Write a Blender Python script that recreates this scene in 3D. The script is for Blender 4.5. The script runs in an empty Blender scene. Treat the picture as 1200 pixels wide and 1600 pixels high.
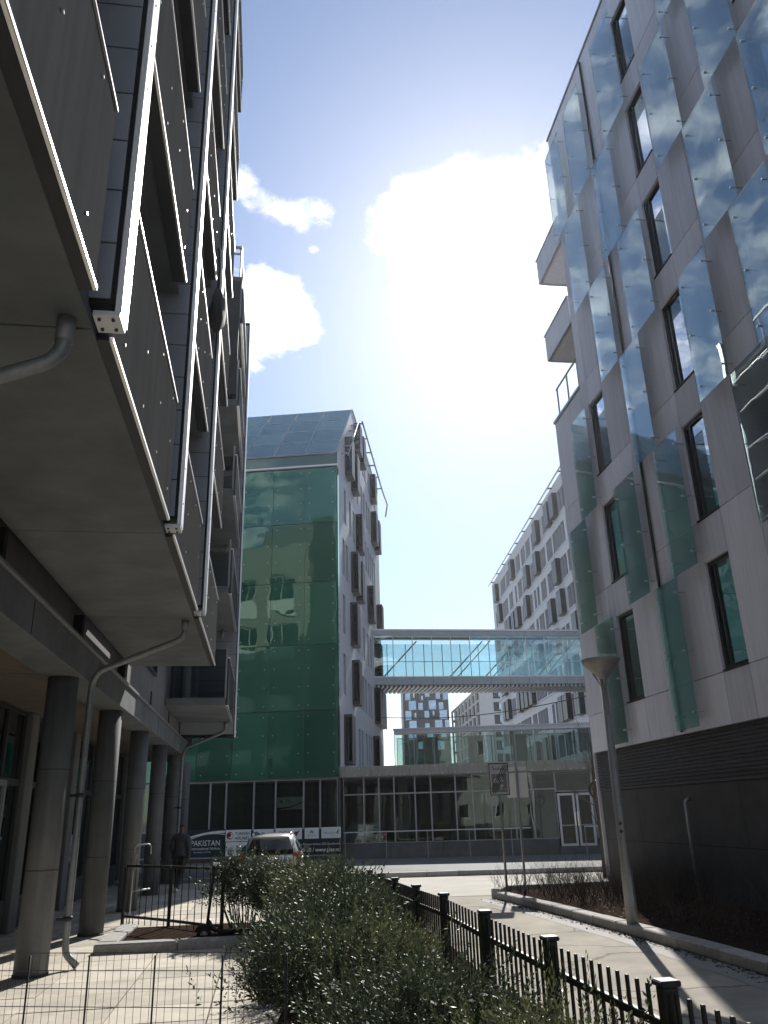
import bpy, bmesh, math, random
import numpy as np
from mathutils import Vector, Matrix
rad=math.radians
S=bpy.context.scene
COL=S.collection
# ------------------------------------------------------------------ camera
HC=1.86; F=1250.0; PITCH=rad(20.7); ROLL=rad(1.65)
FW=np.array([0,math.cos(PITCH),math.sin(PITCH)]); _r0=np.array([1.,0,0]); _u0=np.cross(_r0,FW)
RT=math.cos(ROLL)*_r0-math.sin(ROLL)*_u0; UP=math.sin(ROLL)*_r0+math.cos(ROLL)*_u0
cd=bpy.data.cameras.new('camera'); cam=bpy.data.objects.new('camera',cd); COL.objects.link(cam)
cd.sensor_fit='VERTICAL'; cd.sensor_height=36; cd.lens=36*F/1600; cd.clip_end=3000; cd.clip_start=.05
cam.matrix_world=Matrix(((RT[0],UP[0],-FW[0],0),(RT[1],UP[1],-FW[1],0),(RT[2],UP[2],-FW[2],HC),(0,0,0,1)))
S.camera=cam
S.render.resolution_x=768; S.render.resolution_y=1024
# ------------------------------------------------------------------ sun, sky, exposure
SAZ,SEL=9.5,37.0
sd=bpy.data.lights.new('sun','SUN'); sd.energy=5.0; sd.angle=rad(.53); sd.color=(1,.955,.89)
sun=bpy.data.objects.new('sun',sd); COL.objects.link(sun)
SD=Vector((math.sin(rad(SAZ))*math.cos(rad(SEL)),math.cos(rad(SAZ))*math.cos(rad(SEL)),math.sin(rad(SEL))))
sun.rotation_euler=SD.to_track_quat('Z','Y').to_euler(); sun.location=(0,0,60)
S.view_settings.view_transform='Standard'; S.view_settings.look='None'; S.view_settings.gamma=1
S.view_settings.exposure=0.5
S.view_settings.use_curve_mapping=False
W=bpy.data.worlds.new('World'); S.world=W; W.use_nodes=True
def ray(px,py):
    d=FW+RT*(px-600)/F-UP*(py-800)/F; return d/np.linalg.norm(d)
def world():
    nt=W.node_tree; N=nt.nodes; L=nt.links; N.clear()
    def n(t,**k):
        o=N.new(t)
        for a,b in k.items(): setattr(o,a,b)
        return o
    def mth(op,a,b=None,c=None,clamp=False):
        m=n('ShaderNodeMath',operation=op,use_clamp=clamp)
        for i,x in enumerate((a,b,c)):
            if x is None: continue
            if isinstance(x,(int,float)): m.inputs[i].default_value=x
            else: L.new(x,m.inputs[i])
        return m.outputs[0]
    sky=n('ShaderNodeTexSky',sky_type='NISHITA',sun_disc=False)
    sky.sun_elevation=rad(SEL); sky.sun_rotation=rad(SAZ); sky.air_density=1.0; sky.dust_density=.36; sky.ozone_density=3.0; sky.altitude=50
    tc=n('ShaderNodeTexCoord'); sep=n('ShaderNodeSeparateXYZ'); L.new(tc.outputs['Generated'],sep.inputs[0])
    z=mth('ADD',mth('MAXIMUM',sep.outputs[2],0.0),.18)
    cx=mth('DIVIDE',sep.outputs[0],z); cy=mth('DIVIDE',sep.outputs[1],z)
    cb=n('ShaderNodeCombineXYZ'); L.new(cx,cb.inputs[0]); L.new(cy,cb.inputs[1])
    def noise(sc,det,ro,dist=0.):
        q=n('ShaderNodeTexNoise'); q.inputs['Scale'].default_value=sc; q.inputs['Detail'].default_value=det; q.inputs['Roughness'].default_value=ro; q.inputs['Distortion'].default_value=dist; L.new(cb.outputs[0],q.inputs['Vector']); return q.outputs['Fac']
    fac=mth('ADD',mth('ADD',mth('MULTIPLY',noise(10.,9,.62,.3),.62),mth('MULTIPLY',noise(30.,8,.6,.4),.36)),mth('MULTIPLY',noise(1.7,3,.5),.10))
    # the cloud banks that stand over the street and round the sun
    for (px,py,w,a) in ((372,285,.022,.30),(410,322,.026,.32),(455,338,.026,.32),(505,322,.026,.30),(405,455,.034,.34),(440,485,.040,.34),(480,520,.036,.30),(400,530,.03,.26),(600,320,.05,.20),(690,300,.075,.24),(770,400,.10,.32),(700,450,.10,.28),(820,320,.07,.20),(385,575,.02,.22),(488,388,.012,.2),(440,395,.022,-.22),(380,365,.026,-.26),(520,160,.16,-.28),(500,620,.09,-.26),(700,850,.26,-.40),(650,60,.22,-.32),(545,445,.045,-.22),(545,250,.03,-.14)):
        d=ray(px,py); vs=n('ShaderNodeVectorMath',operation='DISTANCE'); vs.inputs[1].default_value=tuple(d); L.new(tc.outputs['Generated'],vs.inputs[0])
        q=mth('DIVIDE',vs.outputs['Value'],w); q=mth('MULTIPLY',q,q); g=mth('POWER',2.718,mth('MULTIPLY',q,-1.0))
        fac=mth('ADD',fac,mth('MULTIPLY',g,a))
    mr=n('ShaderNodeMapRange'); mr.interpolation_type='SMOOTHSTEP'
    mr.inputs['From Min'].default_value=.475; mr.inputs['From Max'].default_value=.70; L.new(fac,mr.inputs['Value'])
    hz=mth('MULTIPLY',mr.outputs[0],mth('MULTIPLY',sep.outputs[2],6.0,clamp=True))
    # cloud brightness follows the light of the sky behind it
    cl=n('ShaderNodeMix',data_type='RGBA',blend_type='ADD'); cl.inputs['Factor'].default_value=1
    sc=n('ShaderNodeMix',data_type='RGBA',blend_type='MULTIPLY'); sc.inputs['Factor'].default_value=1; L.new(sky.outputs[0],sc.inputs['A']); sc.inputs['B'].default_value=(.9,.8,.68,1)
    L.new(sc.outputs['Result'],cl.inputs['A'])
    sh=n('ShaderNodeMapRange'); sh.inputs['From Min'].default_value=.35; sh.inputs['From Max'].default_value=.65; sh.inputs['To Min'].default_value=3.6; sh.inputs['To Max'].default_value=9.; L.new(noise(5.,8,.6),sh.inputs['Value'])
    cs=n('ShaderNodeCombineColor'); [L.new(sh.outputs[0],cs.inputs[i]) for i in range(3)]; L.new(cs.outputs[0],cl.inputs['B'])
    mx=n('ShaderNodeMix',data_type='RGBA'); L.new(hz,mx.inputs['Factor']); L.new(sky.outputs[0],mx.inputs['A']); L.new(cl.outputs['Result'],mx.inputs['B'])
    bg=n('ShaderNodeBackground'); bg.inputs['Strength'].default_value=.105; L.new(mx.outputs['Result'],bg.inputs['Color'])
    out=n('ShaderNodeOutputWorld'); L.new(bg.outputs[0],out.inputs[0])
world()
random.seed(7); rng=np.random.default_rng(7)
# ------------------------------------------------------------------ materials
MATS={}
def pm(name,col,rough=.6,metal=0,var=.15,scale=3.,bump=.0,bscale=30.,spec=.5,streak=0.,rnd=.0,coat=0,rvar=0.,crack=0):
    m=bpy.data.materials.new(name); m.use_nodes=True; nt=m.node_tree; N=nt.nodes; L=nt.links
    b=N['Principled BSDF']; b.inputs['Roughness'].default_value=rough; b.inputs['Metallic'].default_value=metal; b.inputs['Specular IOR Level'].default_value=spec
    if coat: b.inputs['Coat Weight'].default_value=coat; b.inputs['Coat Roughness'].default_value=.08
    ge=N.new('ShaderNodeNewGeometry')
    nz=N.new('ShaderNodeTexNoise'); nz.inputs['Scale'].default_value=scale; nz.inputs['Detail'].default_value=6; nz.inputs['Roughness'].default_value=.62
    L.new(ge.outputs['Position'],nz.inputs['Vector'])
    f=nz.outputs['Fac']
    if streak:
        mp=N.new('ShaderNodeMapping'); mp.inputs['Scale'].default_value=(1,1,.06); L.new(ge.outputs['Position'],mp.inputs['Vector'])
        n2=N.new('ShaderNodeTexNoise'); n2.inputs['Scale'].default_value=9; n2.inputs['Detail'].default_value=4; L.new(mp.outputs[0],n2.inputs['Vector'])
        ma=N.new('ShaderNodeMix'); ma.data_type='FLOAT'; ma.inputs['Factor'].default_value=streak; L.new(f,ma.inputs['A']); L.new(n2.outputs['Fac'],ma.inputs['B']); f=ma.outputs['Result']
    if rnd:
        oi=N.new('ShaderNodeObjectInfo'); mu=N.new('ShaderNodeMath'); mu.operation='MULTIPLY_ADD'; mu.inputs[1].default_value=rnd; L.new(oi.outputs['Random'],mu.inputs[0])
        ad=N.new('ShaderNodeMath'); ad.operation='SUBTRACT'; L.new(f,ad.inputs[0]); ad.inputs[1].default_value=rnd/2; L.new(ad.outputs[0],mu.inputs[2]); f=mu.outputs[0]
    mr=N.new('ShaderNodeMapRange'); mr.inputs['From Min'].default_value=.25; mr.inputs['From Max'].default_value=.75; mr.inputs['To Min'].default_value=1-var; mr.inputs['To Max'].default_value=1+var; L.new(f,mr.inputs['Value'])
    mx=N.new('ShaderNodeMix'); mx.data_type='RGBA'; mx.blend_type='MULTIPLY'; mx.inputs['Factor'].default_value=1; mx.inputs['A'].default_value=(*col,1)
    cb=N.new('ShaderNodeCombineColor')
    for i in range(3): L.new(mr.outputs[0],cb.inputs[i])
    L.new(cb.outputs[0],mx.inputs['B']); L.new(mx.outputs['Result'],b.inputs['Base Color'])
    if crack:
        vo=N.new('ShaderNodeTexVoronoi'); vo.feature='DISTANCE_TO_EDGE'; vo.inputs['Scale'].default_value=.55; n4=N.new('ShaderNodeTexNoise'); n4.inputs['Scale'].default_value=1.6; n4.inputs['Detail'].default_value=5; L.new(ge.outputs['Position'],n4.inputs['Vector'])
        mvv=N.new('ShaderNodeMix'); mvv.data_type='VECTOR'; mvv.inputs['Factor'].default_value=.35; L.new(ge.outputs['Position'],mvv.inputs['A']); L.new(n4.outputs['Color'],mvv.inputs['B']); L.new(mvv.outputs['Result'],vo.inputs['Vector'])
        mc=N.new('ShaderNodeMapRange'); mc.inputs['From Max'].default_value=.012; mc.inputs['To Min'].default_value=.45; L.new(vo.outputs['Distance'],mc.inputs['Value'])
        mm=N.new('ShaderNodeMix'); mm.data_type='RGBA'; mm.blend_type='MULTIPLY'; mm.inputs['Factor'].default_value=1; L.new(mx.outputs['Result'],mm.inputs['A']); c2=N.new('ShaderNodeCombineColor'); [L.new(mc.outputs[0],c2.inputs[i]) for i in range(3)]; L.new(c2.outputs[0],mm.inputs['B']); L.new(mm.outputs['Result'],b.inputs['Base Color'])
    if rvar:
        m2=N.new('ShaderNodeMapRange'); m2.inputs['From Min'].default_value=.3; m2.inputs['From Max'].default_value=.7; m2.inputs['To Min'].default_value=max(0,rough-rvar); m2.inputs['To Max'].default_value=rough+rvar; L.new(nz.outputs['Fac'],m2.inputs['Value']); L.new(m2.outputs[0],b.inputs['Roughness'])
    if bump:
        n3=N.new('ShaderNodeTexNoise'); n3.inputs['Scale'].default_value=bscale; n3.inputs['Detail'].default_value=5; L.new(ge.outputs['Position'],n3.inputs['Vector'])
        bp=N.new('ShaderNodeBump'); bp.inputs['Strength'].default_value=bump; bp.inputs['Distance'].default_value=.02; L.new(n3.outputs['Fac'],bp.inputs['Height']); L.new(bp.outputs[0],b.inputs['Normal'])
    MATS[name]=m; return m
def glass(name,tint,refl=(1,1,1),ior=1.5,rough=.0,wave=.0,wscale=.6,body=None,bodyf=0.,boost=1.,wrnd=True):
    """thin pane: fresnel mix of a mirror and a tinted see-through (or body colour)"""
    m=bpy.data.materials.new(name); m.use_nodes=True; nt=m.node_tree; N=nt.nodes; L=nt.links; N.clear()
    out=N.new('ShaderNodeOutputMaterial'); fr=N.new('ShaderNodeFresnel'); fr.inputs['IOR'].default_value=ior
    gl=N.new('ShaderNodeBsdfGlossy'); gl.inputs['Color'].default_value=(*refl,1); gl.inputs['Roughness'].default_value=rough
    tr=N.new('ShaderNodeBsdfTransparent'); tr.inputs['Color'].default_value=(*tint,1)
    back=tr.outputs[0]
    if body:
        df=N.new('ShaderNodeBsdfDiffuse'); df.inputs['Color'].default_value=(*body,1)
        ob=N.new('ShaderNodeObjectInfo'); mq=N.new('ShaderNodeMapRange'); mq.inputs['To Min'].default_value=.72; mq.inputs['To Max'].default_value=1.28; L.new(ob.outputs['Random'],mq.inputs['Value'])
        vm=N.new('ShaderNodeVectorMath'); vm.operation='SCALE'; vm.inputs[0].default_value=body; L.new(mq.outputs[0],vm.inputs['Scale']); L.new(vm.outputs[0],df.inputs['Color']); mb=N.new('ShaderNodeMixShader'); mb.inputs[0].default_value=bodyf; L.new(tr.outputs[0],mb.inputs[1]); L.new(df.outputs[0],mb.inputs[2]); back=mb.outputs[0]
    mu=N.new('ShaderNodeMath'); mu.operation='MULTIPLY'; mu.use_clamp=True; mu.inputs[1].default_value=boost; L.new(fr.outputs[0],mu.inputs[0])
    mx=N.new('ShaderNodeMixShader'); L.new(mu.outputs[0],mx.inputs[0]); L.new(back,mx.inputs[1]); L.new(gl.outputs[0],mx.inputs[2]); L.new(mx.outputs[0],out.inputs[0])
    if wave:
        ge=N.new('ShaderNodeNewGeometry'); oi=N.new('ShaderNodeObjectInfo'); ad=N.new('ShaderNodeVectorMath'); ad.operation='ADD'; L.new(ge.outputs['Position'],ad.inputs[0])
        ml=N.new('ShaderNodeMath'); ml.operation='MULTIPLY'; ml.inputs[1].default_value=20 if wrnd else 0; L.new(oi.outputs['Random'],ml.inputs[0]); L.new(ml.outputs[0],ad.inputs[1])
        nz=N.new('ShaderNodeTexNoise'); nz.inputs['Scale'].default_value=wscale; nz.inputs['Detail'].default_value=1.5; L.new(ad.outputs[0],nz.inputs['Vector'])
        bp=N.new('ShaderNodeBump'); bp.inputs['Strength'].default_value=1; bp.inputs['Distance'].default_value=wave; L.new(nz.outputs['Fac'],bp.inputs['Height'])
        L.new(bp.outputs[0],gl.inputs['Normal']); L.new(bp.outputs[0],fr.inputs['Normal'])
    MATS[name]=m; return m
M=MATS
pm('asphalt',(.37,.345,.30),.9,spec=.05,var=.30,scale=.9,crack=1,bump=.5,bscale=140,rvar=.06)
pm('road_far',(.46,.44,.395),.9,spec=.05,var=.12,scale=.8,bump=.3,bscale=100)
pm('paving',(.47,.435,.37),.85,spec=.1,var=.22,scale=2.2,bump=.35,bscale=90,rnd=.35)
pm('concrete',(.27,.265,.25),.85,var=.2,scale=2.5,bump=.3,bscale=60,streak=.4)
pm('granite',(.36,.35,.33),.8,spec=.1,var=.25,scale=14,bump=.4,bscale=70,rnd=.3)
pm('soil',(.038,.028,.022),.95,spec=.0,var=.4,scale=8,bump=1.,bscale=25)
pm('column',(.148,.152,.152),.8,spec=.25,var=.38,scale=2.2,bump=.25,bscale=45,streak=.6,rnd=.2)
pm('soffit',(.155,.168,.175),.8,spec=.25,var=.30,scale=1.3,bump=.12,bscale=22,rnd=.15)
pm('wood_soffit',(.13,.105,.08),.7,var=.3,scale=5,streak=.2)
pm('fibre_panel',(.066,.068,.071),.8,spec=.0,var=.22,scale=1.6,bump=.05,bscale=25,streak=.65,rnd=.25)
pm('tile',(.26,.275,.31),.5,var=.12,scale=2,bump=.03,bscale=20,rnd=.3,streak=.3)
pm('aluminium',(.86,.85,.83),.42,1,var=.08,scale=6,bump=.04,bscale=60,streak=.5)
pm('galvanised',(.26,.27,.28),.55,.6,var=.2,scale=9)
pm('steel_bolt',(.75,.75,.75),.3,1)
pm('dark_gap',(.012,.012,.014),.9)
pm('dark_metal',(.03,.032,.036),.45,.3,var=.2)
pm('dark_frame',(.035,.037,.04),.5,.2)
pm('black_paint',(.012,.012,.013),.42,.0,var=.3,scale=9,bump=.05,bscale=80)
pm('render_beige',(.69,.69,.755),.75,var=.15,scale=1.2,bump=.05,bscale=40,rnd=.45,streak=.65)
pm('backing',(.16,.155,.16),.9)
pm('dark_brick',(.045,.044,.05),.7,var=.3,scale=6,rnd=.4,bump=.3,bscale=40)
pm('dark_base',(.045,.044,.047),.75,var=.4,scale=2,bump=.15,bscale=40,rnd=.2)
pm('hotel_wall',(.42,.43,.475),.6,var=.1,scale=.8,rnd=.0,streak=.4)
pm('hotel_tile',(.36,.375,.42),.55,var=.1,scale=.8,rnd=.3,streak=.4)
pm('bronze',(.085,.08,.082),.45,.55,var=.2,scale=4,rnd=.3,streak=.4)
pm('lobby_conc',(.30,.295,.26),.7,var=.2,scale=2.5,streak=.5)
pm('stone_plinth',(.12,.124,.124),.7,spec=.1,var=.2,scale=2,rnd=.2)
pm('white_metal',(.62,.63,.65),.4,.3,var=.06)
pm('grey_metal',(.33,.345,.36),.45,.5,var=.12)
pm('lamp_pole',(.30,.30,.29),.55,.4,var=.15,scale=6)
pm('tower_dark',(.014,.016,.026),.6,var=.15)
pm('tower_white',(.42,.42,.44),.6,var=.1)
pm('apart_wall',(.30,.29,.27),.8,var=.1,scale=1)
pm('apart_white',(.72,.71,.68),.7,var=.08)
pm('apart_brown',(.28,.17,.12),.8,var=.15)
pm('twig',(.06,.042,.032),.8,var=.35,scale=12)
pm('bark',(.055,.045,.037),.85,var=.35,scale=12,bump=.4,bscale=60)
pm('car_paint',(.60,.60,.585),.28,.35,var=.03,coat=.7)
pm('rubber',(.015,.015,.015),.8)
pm('car_black',(.014,.014,.015),.4)
pm('red_lens',(.45,.02,.03),.15,coat=.5)
pm('chrome',(.8,.8,.8),.18,1)
pm('skin',(.16,.09,.06),.55)
pm('jacket',(.05,.053,.065),.75,var=.25,scale=9,bump=.4,bscale=18)
pm('trousers',(.014,.014,.018),.8,var=.2,scale=9,bump=.3,bscale=18)
pm('shoe_white',(.6,.6,.58),.6)
pm('hair',(.012,.010,.009),.6)
pm('sign_white',(.74,.74,.73),.45,var=.04)
pm('sign_navy',(.012,.022,.035),.35,var=.1)
pm('sign_grey',(.5,.5,.5),.5,var=.06)
pm('sign_midgrey',(.18,.18,.18),.5,var=.06)
pm('ink_navy',(.02,.03,.09),.5)
pm('ink_red',(.5,.02,.05),.5)
pm('ink_grey',(.25,.25,.27),.5)
pm('ink_maroon',(.13,.02,.06),.5)
pm('ink_white',(.75,.75,.74),.5)
pm('ink_black',(.02,.02,.02),.5)
pm('cloth_black',(.02,.02,.022),.85)
pm('interior',(.24,.25,.24),.9,var=.3,scale=.9)
pm('interior_floor',(.2,.19,.17),.8)
pm('room_wall',(.46,.45,.42),.9,var=.2,scale=.5)
pm('blind',(.6,.6,.58),.8)
pm('yellow_paint',(.42,.38,.12),.85,var=.5,scale=3,bump=.3,bscale=90)
pm('steel_wire',(.09,.092,.09),.5,.6)
glass('facade_glass',(.93,.965,.955),(.92,.96,.97),ior=1.5,wave=.004,wscale=.8,boost=.85)
glass('window_glass',(.45,.5,.52),(.95,.97,1),ior=1.6,wave=.006,wscale=.7,boost=4.5)
glass('dark_window',(.16,.18,.19),(.9,.95,1),ior=1.5,wave=.006,wscale=.7,boost=1.3)
glass('green_glass',(.08,.30,.19),(.55,.78,.66),ior=1.5,wave=.03,wscale=.55,body=(.032,.135,.085),bodyf=.8,boost=3.0)
glass('roof_glass',(.10,.20,.19),(.66,.80,.80),ior=1.6,wave=.006,wscale=.6,body=(.085,.14,.13),bodyf=.85,boost=1.4)
glass('lobby_glass',(.74,.79,.77),(.85,.95,.93),ior=1.5,wave=.006,wscale=.5,boost=1.5)
glass('bridge_glass',(.80,.89,.89),(.85,.95,.95),ior=1.5,wave=.01,wscale=.6,boost=2.0)
glass('balcony_glass',(.50,.55,.57),(.9,.95,1),ior=1.5,boost=1.2)
glass('tower_glass',(.2,.25,.3),(.75,.85,1),ior=1.6,boost=6,body=(.10,.14,.22),bodyf=.9)
glass('car_glass',(.05,.055,.055),(.9,.95,1),ior=1.5,boost=1.2,body=(.01,.01,.01),bodyf=.8)
glass('hotel_glass',(.1,.11,.12),(.8,.85,.95),ior=1.45,body=(.012,.013,.016),bodyf=.7,boost=.7)
def leafmat(name,c1,c2,rough=.38,tl=.25):
    m=bpy.data.materials.new(name); m.use_nodes=True; nt=m.node_tree; N=nt.nodes; L=nt.links
    b=N['Principled BSDF']; b.inputs['Roughness'].default_value=rough; b.inputs['Specular IOR Level'].default_value=.30
    ge=N.new('ShaderNodeNewGeometry'); nz=N.new('ShaderNodeTexNoise'); nz.inputs['Scale'].default_value=2.2; nz.inputs['Detail'].default_value=4; L.new(ge.outputs['Position'],nz.inputs['Vector'])
    at=N.new('ShaderNodeMix'); at.data_type='FLOAT'; at.inputs['Factor'].default_value=.5; L.new(nz.outputs['Fac'],at.inputs['A']); L.new(ge.outputs['Random Per Island'],at.inputs['B'])
    cr=N.new('ShaderNodeValToRGB'); cr.color_ramp.elements[0].position=.25; cr.color_ramp.elements[0].color=(*c1,1); cr.color_ramp.elements[1].position=.72; cr.color_ramp.elements[1].color=(*c2,1); e3=cr.color_ramp.elements.new(.86); e3.color=(c2[0]*1.9,c2[1]*1.7,c2[2]*1.2,1)
    L.new(at.outputs['Result'],cr.inputs[0]); L.new(cr.outputs[0],b.inputs['Base Color'])
    t=N.new('ShaderNodeBsdfTranslucent'); L.new(cr.outputs[0],t.inputs['Color']); mx=N.new('ShaderNodeMixShader'); mx.inputs[0].default_value=tl
    L.new(b.outputs[0],mx.inputs[1]); L.new(t.outputs[0],mx.inputs[2]); L.new(mx.outputs[0],N['Material Output'].inputs[0]); MATS[name]=m
leafmat('leaf_dark',(.024,.037,.022),(.072,.094,.050),.5,.25)
leafmat('leaf_olive',(.045,.058,.03),(.14,.15,.07),.46,.3)
# ------------------------------------------------------------------ builders
ABS={}
def mk(name,me,par=None,loc=(0,0,0)):
    o=bpy.data.objects.new(name,me); COL.objects.link(o)
    l=Vector(loc); ABS[o.name]=l.copy()
    if par is not None:
        o.parent=par; l=l-ABS.get(par.name,Vector((0,0,0)))
    o.location=l; return o
_mc={}
def boxmesh(dx,dy,dz,mat,bev=0.):
    k=(round(dx,3),round(dy,3),round(dz,3),mat,round(bev,3))
    if k in _mc: return _mc[k]
    x,y,z=dx/2,dy/2,dz/2; me=bpy.data.meshes.new('box')
    if bev<=0 or min(dx,dy,dz)<bev*2.5:
        v=[(sx*x,sy*y,sz*z) for sz in(-1,1) for sy in(-1,1) for sx in(-1,1)]
        f=[(0,2,3,1),(4,5,7,6),(0,1,5,4),(2,6,7,3),(0,4,6,2),(1,3,7,5)]
        me.from_pydata(v,[],f)
    else:
        b=bev; v=[];ix={}
        for sx in(-1,1):
            for sy in(-1,1):
                for sz in(-1,1):
                    ix[sx,sy,sz,0]=len(v); v.append((sx*x,sy*(y-b),sz*(z-b)))
                    ix[sx,sy,sz,1]=len(v); v.append((sx*(x-b),sy*y,sz*(z-b)))
                    ix[sx,sy,sz,2]=len(v); v.append((sx*(x-b),sy*(y-b),sz*z))
        f=[]
        for s in(-1,1):
            f.append([ix[s,-1,-1,0],ix[s,1,-1,0],ix[s,1,1,0],ix[s,-1,1,0]][::s])
            f.append([ix[-1,s,-1,1],ix[1,s,-1,1],ix[1,s,1,1],ix[-1,s,1,1]][::-s])
            f.append([ix[-1,-1,s,2],ix[1,-1,s,2],ix[1,1,s,2],ix[-1,1,s,2]][::s])
        for a in(-1,1):
            for c in(-1,1):
                f.append([ix[a,c,-1,0],ix[a,c,-1,1],ix[a,c,1,1],ix[a,c,1,0]][::a*c])
                f.append([ix[a,-1,c,0],ix[a,1,c,0],ix[a,1,c,2],ix[a,-1,c,2]][::a*c])
                f.append([ix[-1,a,c,1],ix[-1,a,c,2],ix[1,a,c,2],ix[1,a,c,1]][::a*c])
                for e in(-1,1): f.append([ix[a,c,e,0],ix[a,c,e,2],ix[a,c,e,1]][::a*c*e])
        me.from_pydata(v,[],f)
    me.materials.append(M[mat]); _mc[k]=me; return me
def pymesh(name,v,f,mat,smooth=False):
    me=bpy.data.meshes.new(name); me.from_pydata([tuple(map(float,p)) for p in v],[],f)
    for m in ([mat] if isinstance(mat,str) else mat): me.materials.append(M[m])
    if smooth: me.polygons.foreach_set('use_smooth',[True]*len(me.polygons))
    me.update(); return me
def tubegeo(pts,r,n=8,closed=True,v=None,f=None):
    v=[] if v is None else v; f=[] if f is None else f
    P=[Vector(p) for p in pts]; rs=r if isinstance(r,(list,tuple)) else [r]*len(P); b0=len(v); prev=None
    for i,p in enumerate(P):
        t=(P[min(i+1,len(P)-1)]-P[max(i-1,0)]).normalized()
        if prev is None:
            a=Vector((0,0,1)) if abs(t.z)<.9 else Vector((1,0,0)); x=t.cross(a).normalized()
        else: x=(prev-t*prev.dot(t)).normalized()
        prev=x; y=t.cross(x)
        for k in range(n):
            an=2*math.pi*k/n; v.append(tuple(p+(x*math.cos(an)+y*math.sin(an))*rs[i]))
    for i in range(len(P)-1):
        for k in range(n):
            a=b0+i*n+k; c=b0+i*n+(k+1)%n; f.append((a,c,c+n,a+n))
    if closed:
        f.append(tuple(b0+k for k in range(n))[::-1]); e=b0+(len(P)-1)*n; f.append(tuple(e+k for k in range(n)))
    return v,f
def bend(pts,r=.12,n=5):
    """round the corners of a polyline"""
    P=[Vector(p) for p in pts]; out=[P[0]]
    for i in range(1,len(P)-1):
        a=(P[i-1]-P[i]); b=(P[i+1]-P[i]); rr=min(r,a.length*.45,b.length*.45); a=P[i]+a.normalized()*rr; b=P[i]+b.normalized()*rr
        for k in range(n+1):
            t=k/n; out.append(a*(1-t)**2+P[i]*2*t*(1-t)+b*t*t)
    out.append(P[-1]); return out
def props(o,label=None,cat=None,group=None,kind=None):
    if label: o['label']=label
    if cat: o['category']=cat
    if group: o['group']=group
    if kind: o['kind']=kind
    return o
class Th:
    """a thing: an Empty at its base; coordinates are (v right, u forward, z) of a frame turned by az about world z"""
    def __init__(s,name,label=None,cat=None,az=0.,fo=(0,0),off=(0,0),z0=0.,group=None):
        s.az=az; a=rad(az); s.u=Vector((math.sin(a),math.cos(a),0)); s.v=Vector((math.cos(a),-math.sin(a),0)); s.fo=Vector((fo[0],fo[1],0)); s.off=Vector((off[0],off[1],z0))
        e=bpy.data.objects.new(name,None); COL.objects.link(e); e.empty_display_size=.3
        e.location=s.fo+s.v*off[0]+s.u*off[1]+Vector((0,0,z0)); e.rotation_euler=(0,0,-a); s.e=e; ABS[e.name]=s.off.copy()
        props(e,label,cat,group)
    def box(s,name,v0,v1,u0,u1,z0,z1,mat,par=None,bev=0.,rot=None):
        me=boxmesh(abs(v1-v0),abs(u1-u0),abs(z1-z0),mat,bev)
        o=mk(name,me,par or s.e,((v0+v1)/2,(u0+u1)/2,(z0+z1)/2))
        if rot: o.rotation_euler=rot
        return o
    def mesh(s,name,v,f,mat,par=None,smooth=False,at=None):
        at=Vector(at) if at is not None else Vector(v[0]); me=pymesh(name,[Vector(p)-at for p in v],f,mat,smooth)
        return mk(name,me,par or s.e,at)
    def tube(s,name,pts,r,mat,par=None,n=8):
        v,f=tubegeo(pts,r,n); return s.mesh(name,v,f,mat,par,True)
    def onu(s,px,py,u):   # picture point on the plane u=const -> (v,z)
        d=Vector(ray(px,py)); p0=s.fo+s.u*u-Vector((0,0,HC)); t=(p0-Vector((0,0,p0.z))).dot(s.u)/d.dot(s.u); p=Vector((0,0,HC))+d*t
        return (p-s.fo).dot(s.v),p.z
    def onv(s,px,py,v):
        d=Vector(ray(px,py)); t=(s.fo+s.v*v).dot(s.v)/d.dot(s.v); p=Vector((0,0,HC))+d*t
        return (p-s.fo).dot(s.u),p.z
def ground_at(px,py,z=0.):
    d=ray(px,py); t=(z-HC)/d[2]; return (d[0]*t,d[1]*t)
def holed(a0,a1,z0,z1,holes,depth,place):
    """wall face in (a,z) with rectangular holes and reveals; place(a,z,d) -> point, d into the wall"""
    A=sorted({round(x,4) for h in holes for x in h[:2]}|{a0,a1}); Z=sorted({round(x,4) for h in holes for x in h[2:]}|{z0,z1})
    v=[];f=[];ix={}
    def P(a,z,d=0.):
        k=(round(a,4),round(z,4),round(d,4))
        if k not in ix: ix[k]=len(v); v.append(place(a,z,d))
        return ix[k]
    for i in range(len(A)-1):
        for j in range(len(Z)-1):
            ca,cz=(A[i]+A[i+1])/2,(Z[j]+Z[j+1])/2
            if not any(h[0]<ca<h[1] and h[2]<cz<h[3] for h in holes): f.append((P(A[i],Z[j]),P(A[i+1],Z[j]),P(A[i+1],Z[j+1]),P(A[i],Z[j+1])))
    for h in holes:
        q=[(h[0],h[2]),(h[1],h[2]),(h[1],h[3]),(h[0],h[3])]
        for k in range(4):
            a,b=q[k],q[(k+1)%4]; f.append((P(*a),P(*b),P(*b,depth),P(*a,depth)))
    return v,f
def structure(name,v,f,mat):
    o=mk(name,pymesh(name,v,f,mat)); o['kind']='structure'; return o
def tomesh(o):
    dg=bpy.context.evaluated_depsgraph_get(); me=bpy.data.meshes.new_from_object(o.evaluated_get(dg)); return me
_txt={}
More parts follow.
